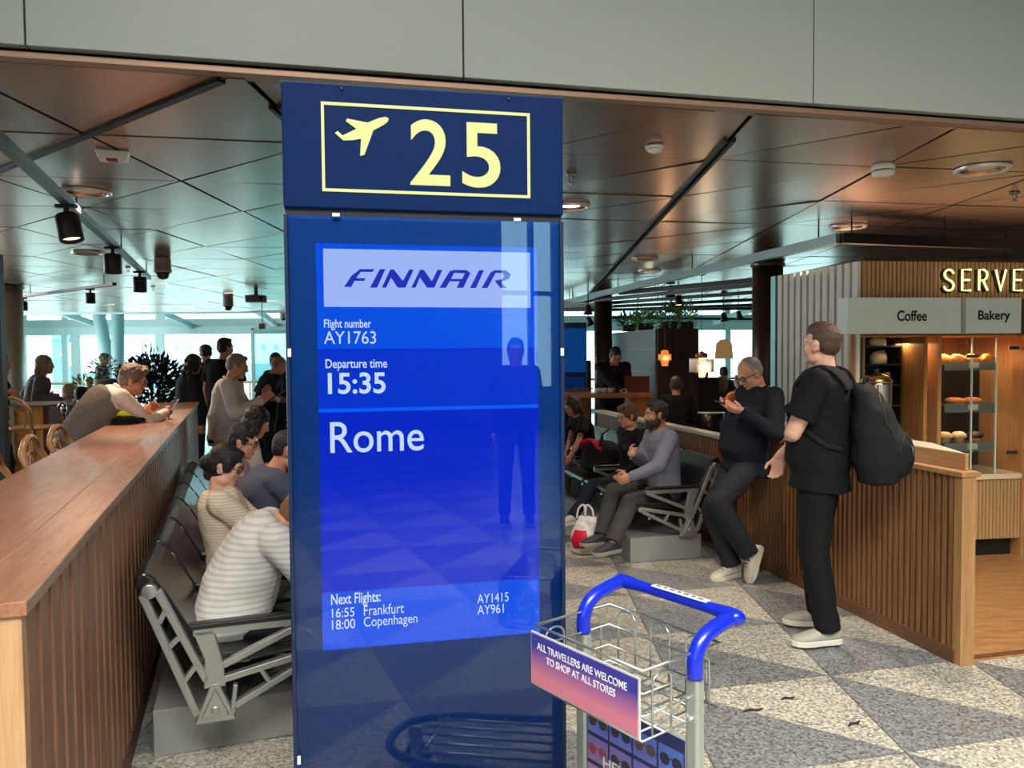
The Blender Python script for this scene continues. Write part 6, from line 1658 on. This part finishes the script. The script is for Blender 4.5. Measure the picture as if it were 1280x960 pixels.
mb = MB(); mb.box((0, -.062, 1.66), (.36, .006, .70)); mb.build('screen', screen_mat('far_screen_blue', (6, 62, 128), .8), t)
mb = MB(); mb.box((0, -.062, 1.10), (.34, .006, .28)); mb.build('lower_screen', screen_mat('far_screen_dark', (6, 34, 84), .8), t)
q = at(736, 446, 12.0); t = thing('floor_speaker', 'slim black upright box beside the blue screen', 'speaker', (q.x, q.y, 0)); mb = MB(); mb.box((0, 0, .75), (.07, .07, 1.5)); mb.build('body', blk, t, bevel=.01); mb = MB(); mb.box((0, 0, .01), (.2, .2, .02)); mb.build('base', blk, t)
# pendant lamps
amber = mat('amber_glass', (190, 96, 46), .15, emit=(255, 140, 66), emit_s=.7); bulb = mat('bulb_lit', (255, 220, 170), .3, emit=(255, 214, 150), emit_s=5.0)
def pendant_base(name, label, px, py, Y):
    p = at(px, py, Y); t = thing(name, label, 'lamp', p)
    mb = MB(); mb.tube([(0, 0, .10), (0, 0, CEIL - p.z)], .004, 6); mb.build('cord', blk, t)
    mb = MB(); mb.lathe([(.05, CEIL - p.z), (.05, CEIL - p.z - .03), (.01, CEIL - p.z - .04)], (0, 0, 0), 18); mb.build('ceiling_cap', blk, t)
    return t, p
t, p = pendant_base('pendant_lamp', 'small stacked amber glass pendant lamp in front of the brown booth end', 831, 447, 10.2)
mb = MB(); mb.lathe([(.03, .10), (.05, .085), (.05, .045), (.085, .045), (.085, -.035), (.055, -.035), (.055, -.07), (.045, -.07), (.045, -.11)], (0, 0, 0), 26, caps=False); mb.build('shade', amber, t)
mb = MB(); mb.ell((0, 0, .0), (.028, .028, .035)); mb.build('bulb', bulb, t); point_light('pendant_lamp_light', p + V(0, -.13, -.02), 3.0)
t, p = pendant_base('pendant_lamp', 'larger pendant lamp with white mesh drum and amber glass beside the booth', 877, 456, 9.6)
mb = MB(); mb.lathe([(.012, .17), (.05, .145), (.075, .14), (.075, .085), (.07, .085)], (0, 0, 0), 28, caps=False); mb.build('top_cap', mat('lamp_brown', (110, 66, 44), .35, metal=.5), t)
mb = MB()
for k in range(14): mb.lathe([(.148, .075 - k * .012), (.150, .072 - k * .012), (.148, .069 - k * .012)], (0, 0, 0), 36, caps=False)
for k in range(40):
    a = 2 * PI * k / 40; mb.tube([(.148 * math.cos(a), .148 * math.sin(a), .078), (.148 * math.cos(a + .25), .148 * math.sin(a + .25), -.09)], .0025, 5); mb.tube([(.148 * math.cos(a), .148 * math.sin(a), .078), (.148 * math.cos(a - .25), .148 * math.sin(a - .25), -.09)], .0025, 5)
mb.build('mesh_drum', mat('drum_white', (232, 226, 214), .6), t)
mb = MB(); mb.lathe([(.08, .08), (.085, .04), (.085, -.10), (.078, -.175), (.07, -.175)], (0, 0, 0), 28, caps=False); mb.build('glass_tube', glass_material('amber_clear', (.95, .72, .45, 1)), t)
mb = MB(); mb.ell((0, 0, .0), (.03, .03, .04)); mb.build('bulb', bulb, t); point_light('pendant_lamp_light', p + V(0, -.2, -.05), 2.5)
t, p = pendant_base('pendant_lamp', 'straw coloured woven pendant lamp against the bright window', 905, 437, 12.6)
mb = MB(); mb.lathe([(.05, .17), (.11, .12), (.125, .11), (.15, -.14), (.155, -.15)], (0, 0, 0), 30, caps=False); mb.build('shade', mat('straw', (214, 172, 116), .8, noise_amt=.3, noise_scale=60, emit=(230, 180, 110), emit_s=.25), t)
mb = MB(); mb.ell((0, 0, .0), (.03, .03, .04)); mb.build('bulb', bulb, t)
# seats and small table
q = at(884, 446, 11.2); t = thing('sofa_bench', 'dark high backed bench end under the larger pendant lamp', 'bench', (q.x, q.y, 0))
dk = mat('bench_dark', (40, 34, 32), .6)
mb = MB(); mb.box((0, 0, .62), (.34, .10, 1.24)); mb.build('backrest', dk, t, bevel=.02); mb = MB(); mb.box((0, .32, .24), (.34, .5, .44)); mb.build('seat', dk, t, bevel=.03)
q = at(912, 446, 11.6); t = thing('sofa_bench', 'low brown cushioned seat behind the leaning person', 'bench', (q.x, q.y, 0))
bs = mat('seat_brown', (96, 76, 64), .7); mb = MB(); mb.box((0, 0, .80), (.40, .14, .40)); mb.build('backrest', bs, t, bevel=.04); mb = MB(); mb.box((0, .3, .3), (.40, .5, .6)); mb.build('seat', bs, t, bevel=.04)
q = at(887, 515, 10.0); t = thing('round_table', 'round glass topped cafe table with black base behind the partition', 'table', (q.x, q.y, 0))
mb = MB(); mb.lathe([(.001, q.z - .012), (.19, q.z - .012), (.195, q.z), (.001, q.z + .002)], (0, 0, 0), 36); mb.build('tabletop', mat('table_glass', (214, 232, 236), .06, coat=.6), t)
mb = MB(); mb.lathe([(.17, 0), (.17, q.z - .2), (.185, q.z - .02), (.15, q.z - .013)], (0, 0, 0), 32); mb.build('base', mat('drum_black', (24, 24, 24), .3), t)
q = at(918, 498, 9.4); t = thing('bucket_chair', 'rounded orange wooden chair behind the leaning person', 'chair', (q.x, q.y, 0))
ow = wood('chair_orange', (190, 106, 52), (220, 138, 80), .35, (8, 8, 2))
mb = MB(); mb.loft([((0, 0, q.z - .12), (.10, 0, 0), (0, .02, 0)), ((0, 0, q.z - .02), (.115, 0, 0), (0, .025, 0)), ((0, 0, q.z + .05), (.09, 0, 0), (0, .022, 0)), ((0, 0, q.z + .085), (.04, 0, 0), (0, .012, 0))], 18); mb.build('backrest', ow, t)
mb = MB(); mb.lathe([(.001, q.z - .50), (.2, q.z - .50), (.2, q.z - .46), (.001, q.z - .455)], (0, .18, 0), 24); mb.build('seat', ow, t)
mb = MB(); mb.tube([(0, 0, q.z - .12), (0, .01, q.z - .48)], .03, 10); mb.build('back_post', ow, t)
for sx, sy in ((-.13, .05), (.13, .05), (-.13, .31), (.13, .31)):
    mb = MB(); mb.tube([(sx * .8, sy, q.z - .49), (sx, sy, 0)], [.016, .012], 8); mb.build('leg', ow, t)
q = at(905, 536, 6.0)
t = thing('paper_cup', 'beige paper cup standing on the partition rail near the leaning person', 'cup', (q.x, q.y, 0))
sr = (Vector((q.x, q.y, 0)) - E0).dot(EB); pr = E0 + EB * sr + EN * .04
t.location = (pr.x, pr.y, .925)
mb = MB(); mb.lathe([(.028, 0), (.03, .002), (.04, .11), (.042, .115), (.038, .115)], (0, 0, 0), 22); mb.build('cup', mat('cup_beige', (214, 166, 132), .6), t)
mb = MB(); mb.lathe([(.043, .112), (.043, .122), (.03, .128), (.001, .128)], (0, 0, 0), 22); mb.build('lid', mat('cup_lid', (196, 150, 120), .5), t)

# ================================================================== BAGS ON THE RIGHT BENCH AND FLOOR
q = RBp(1.45, .18, .47); t = thing('travel_backpack', 'black and red backpack lying on the right bench behind the two seated people', 'backpack', q, math.atan2(RF.y, RF.x))
mb = MB(); mb.ell((0, 0, .16), (.20, .22, .16)); mb.ell((.05, .05, .10), (.18, .2, .1)); remeshed('body', mb, cloth('pack_black', (20, 20, 24)), .012, 3, disp=.01, disp_scale=.1, parent=t)
mb = MB(); mb.loft([((.14, -.20, .22), (.03, 0, .02), (0, .01, .012)), ((.13, -.12, .275), (.05, 0, .02), (0, .01, .016)), ((.08, -.02, .305), (.07, 0, .02), (0, .01, .02)), ((.08, .08, .30), (.06, 0, .02), (0, .01, .02)), ((.10, .17, .25), (.03, 0, .02), (0, .01, .012))], 12); mb.build('red_flap', cloth('pack_red', (196, 40, 66)), t)
mb = MB(); mb.tube(smooth_path([(-.05, -.15, .30), (-.02, -.05, .37), (.04, .08, .34), (.08, .15, .28)], 4), .012, 8); mb.build('strap', cloth('pack_black', (20, 20, 24)), t)
g = G(748, 694); t = thing('plastic_bag', 'white and red plastic shopping bag standing on the floor by the dark sneakers', 'bag', (g.x - .10, g.y + .05, 0), R(-20))
mb = MB(); mb.loft([((0, 0, .004), (.10, 0, 0), (0, .055, 0)), ((0, 0, .08), (.125, 0, 0), (0, .075, 0)), ((.0, 0, .18), (.11, 0, 0), (0, .07, 0)), ((.01, 0, .26), (.085, 0, 0), (0, .045, 0)), ((.02, 0, .30), (.07, 0, 0), (0, .02, 0))], 20)
pbm = cloth('plastic_white', (222, 216, 212), bump=.6, rough=.4); remeshed('body', mb, pbm, .010, 1, disp=.012, disp_scale=.06, parent=t)
mb = MB(); mb.loft([((-.03, -.066, .06), (.05, 0, 0), (0, .02, 0)), ((-.03, -.078, .12), (.07, 0, 0), (0, .016, 0)), ((-.02, -.066, .20), (.05, 0, 0), (0, .018, 0))], 14); mb.build('red_print', cloth('plastic_red', (196, 20, 44), bump=.4, rough=.4), t)
for sx in (-1, 1):
    mb = MB(); mb.tube(smooth_path([(sx * .07, 0, .28), (sx * .055, .01, .36), (sx * .01, .01, .39), (sx * .0, 0, .30)], 4), .008, 8); mb.build('handle', pbm, t)
# the standing man's backpack: worn, so a thing of its own
Nn = pA['N']; fA = Vector((pA['f_'].x, pA['f_'].y, 0)) if 'f_' in pA else pA['fs']; fA = Vector((fA.x, fA.y, 0)).normalized(); rA = fA.cross(V(0, 0, 1))
bc = pA['sp'](.42); bc = Vector((bc.x, bc.y, bc.z)) - fA * .28 + V(0, 0, -.01)
t = thing('worn_backpack', 'large black backpack worn by the person in the black t-shirt', 'backpack', bc, math.atan2(-fA.y, -fA.x))
# local +x = outwards from the back, local y across
bpm = cloth('backpack_black', (27, 28, 30), bump=.3)
mb = MB()
mb.loft([((-.01, 0, -.27), (.04, 0, 0), (0, .06, 0)), ((.0, 0, -.25), (.10, 0, 0), (0, .13, 0)), ((.0, 0, -.14), (.135, 0, 0), (0, .165, 0)), ((-.01, 0, .0), (.125, 0, 0), (0, .165, 0)), ((-.035, 0, .13), (.095, 0, 0), (0, .145, 0)), ((-.07, 0, .23), (.06, 0, 0), (0, .10, 0)), ((-.09, 0, .27), (.03, 0, 0), (0, .05, 0))], 26)
mb.ell((.075, 0, -.10), (.10, .14, .14))
remeshed('body', mb, bpm, .010, 4, disp=.008, disp_scale=.10, parent=t)
bk = [c for c in t.children if c.name.startswith('body')][0]
def surf(y, z):
    ok, co, nn, ix = bk.ray_cast(Vector((1, y, z)), Vector((-1, 0, 0))); return co.x if ok else .1
zipm = mat('zip_grey', (120, 122, 124), .35, metal=.6)
for yy, zz in ((-.05, -.05), (.07, -.09)):
    mb = MB(); mb.tube([(surf(yy, zz) + .004, yy, zz), (surf(yy, zz - .025) + .005, yy, zz - .025), (surf(yy, zz - .05) + .004, yy + .004, zz - .05)], .0045, 6); mb.build('zip_pull', zipm, t)
for rz_, ry_, cz in ((.11, .125, -.10), (.20, .125, .02)):
    mb = MB(); pts = []
    for k in range(15):
        a_ = PI * k / 14; yy, zz = ry_ * math.cos(a_), cz + rz_ * math.sin(a_); pts.append((surf(yy, zz) + .001, yy, zz))
    mb.tube(pts, .004, 6); mb.build('zip', mat('zip_dark', (12, 12, 13), .5), t)
mb = MB(); mb.tube(smooth_path([(-.07, -.04, .262), (-.07, -.03, .30), (-.07, .03, .30), (-.07, .04, .262)], 4), .008, 8); mb.build('grab_handle', bpm, t)
iv = Matrix.Rotation(-math.atan2(-fA.y, -fA.x), 3, 'Z')
def loc(p): return iv @ (Vector(p) - bc)
shirtA = [c for c in pA['body'].children if c.name.startswith('shirt')][0]
def hug(p, off=.012):
    """point on the shirt nearest to p, lifted by off"""
    q = Vector(p) - pA['root']; ok, co, nn, ix = shirtA.closest_point_on_mesh(q)
    return co + nn * off + pA['root'], nn
def ribbon(mb, pts, nrm, w_, th):
    vs = []; n = len(pts)
    for i in range(n):
        tg = (pts[min(i + 1, n - 1)] - pts[max(i - 1, 0)]).normalized(); nn = (nrm[i] - tg * nrm[i].dot(tg)).normalized(); sd_ = tg.cross(nn)
        for a_, b_ in ((-w_, 0), (-w_, th), (w_, th), (w_, 0)): vs.append(pts[i] + sd_ * a_ + nn * b_)
    f = [[0, 1, 2, 3], [(n - 1) * 4 + k for k in (3, 2, 1, 0)]]
    for i in range(n - 1):
        for k in range(4): f.append([i * 4 + k, i * 4 + (k + 1) % 4, (i + 1) * 4 + (k + 1) % 4, (i + 1) * 4 + k])
    mb.add(vs, f, True)
for S, sg in ((pA['SL'], -1), (pA['SR'], 1)):
    c1 = pA['sp'](.9) + rA * sg * .115
    raw = [c1 - fA * .22 - V(0, 0, .03), c1 - fA * .12 + V(0, 0, .03), c1 - fA * .03 + V(0, 0, .12), c1 + fA * .09 + V(0, 0, .06), pA['sp'](.76) + rA * sg * .125 + fA * .22, pA['sp'](.62) + rA * sg * .16 + fA * .20, pA['sp'](.46) + rA * sg * .22 + fA * .10, pA['sp'](.34) + rA * sg * .24 - fA * .04, pA['sp'](.24) + rA * sg * .16 - fA * .20]
    P_ = smooth_path(raw, 5); pts = []; nr2 = []
    for p in P_:
        q, nn = hug(p, .004); pts.append(loc(q)); nr2.append(iv @ nn)
    mb = MB(); half = int(len(pts) * .62)
    ribbon(mb, pts[:half], nr2[:half], .032, .014); mb.build('shoulder_strap', bpm, t, bevel=.003)
    mb = MB(); ribbon(mb, pts[half - 1:], nr2[half - 1:], .013, .006); mb.build('webbing', bpm, t)
# dark scraps on the floor
for px, py, l_, a_, lab in ((942, 889, .05, 10, 'dark curled scrap on the floor nearest the trolley'), (985, 874, .035, 12, 'small dark scrap on the floor below the sneakers'), (1068, 906, .04, 30, 'dark scrap on the floor near the counter end')):
    g = G(px, py); mb = MB(); mb.loft([((-l_, 0, .003), (0, .003, 0), (0, 0, .002)), ((-l_ * .3, .006, .006), (0, .009, 0), (0, 0, .003)), ((l_ * .4, -.004, .006), (0, .008, 0), (0, 0, .003)), ((l_, .004, .008), (0, .002, 0), (0, 0, .002))], 10)
    o = mb.build('dry_leaf', mat('leaf_scrap', (40, 36, 32), .7)); o.location = (g.x, g.y, 0); o.rotation_euler = (0, 0, R(a_)); tag(o, lab, 'leaf', 'scraps on the floor')
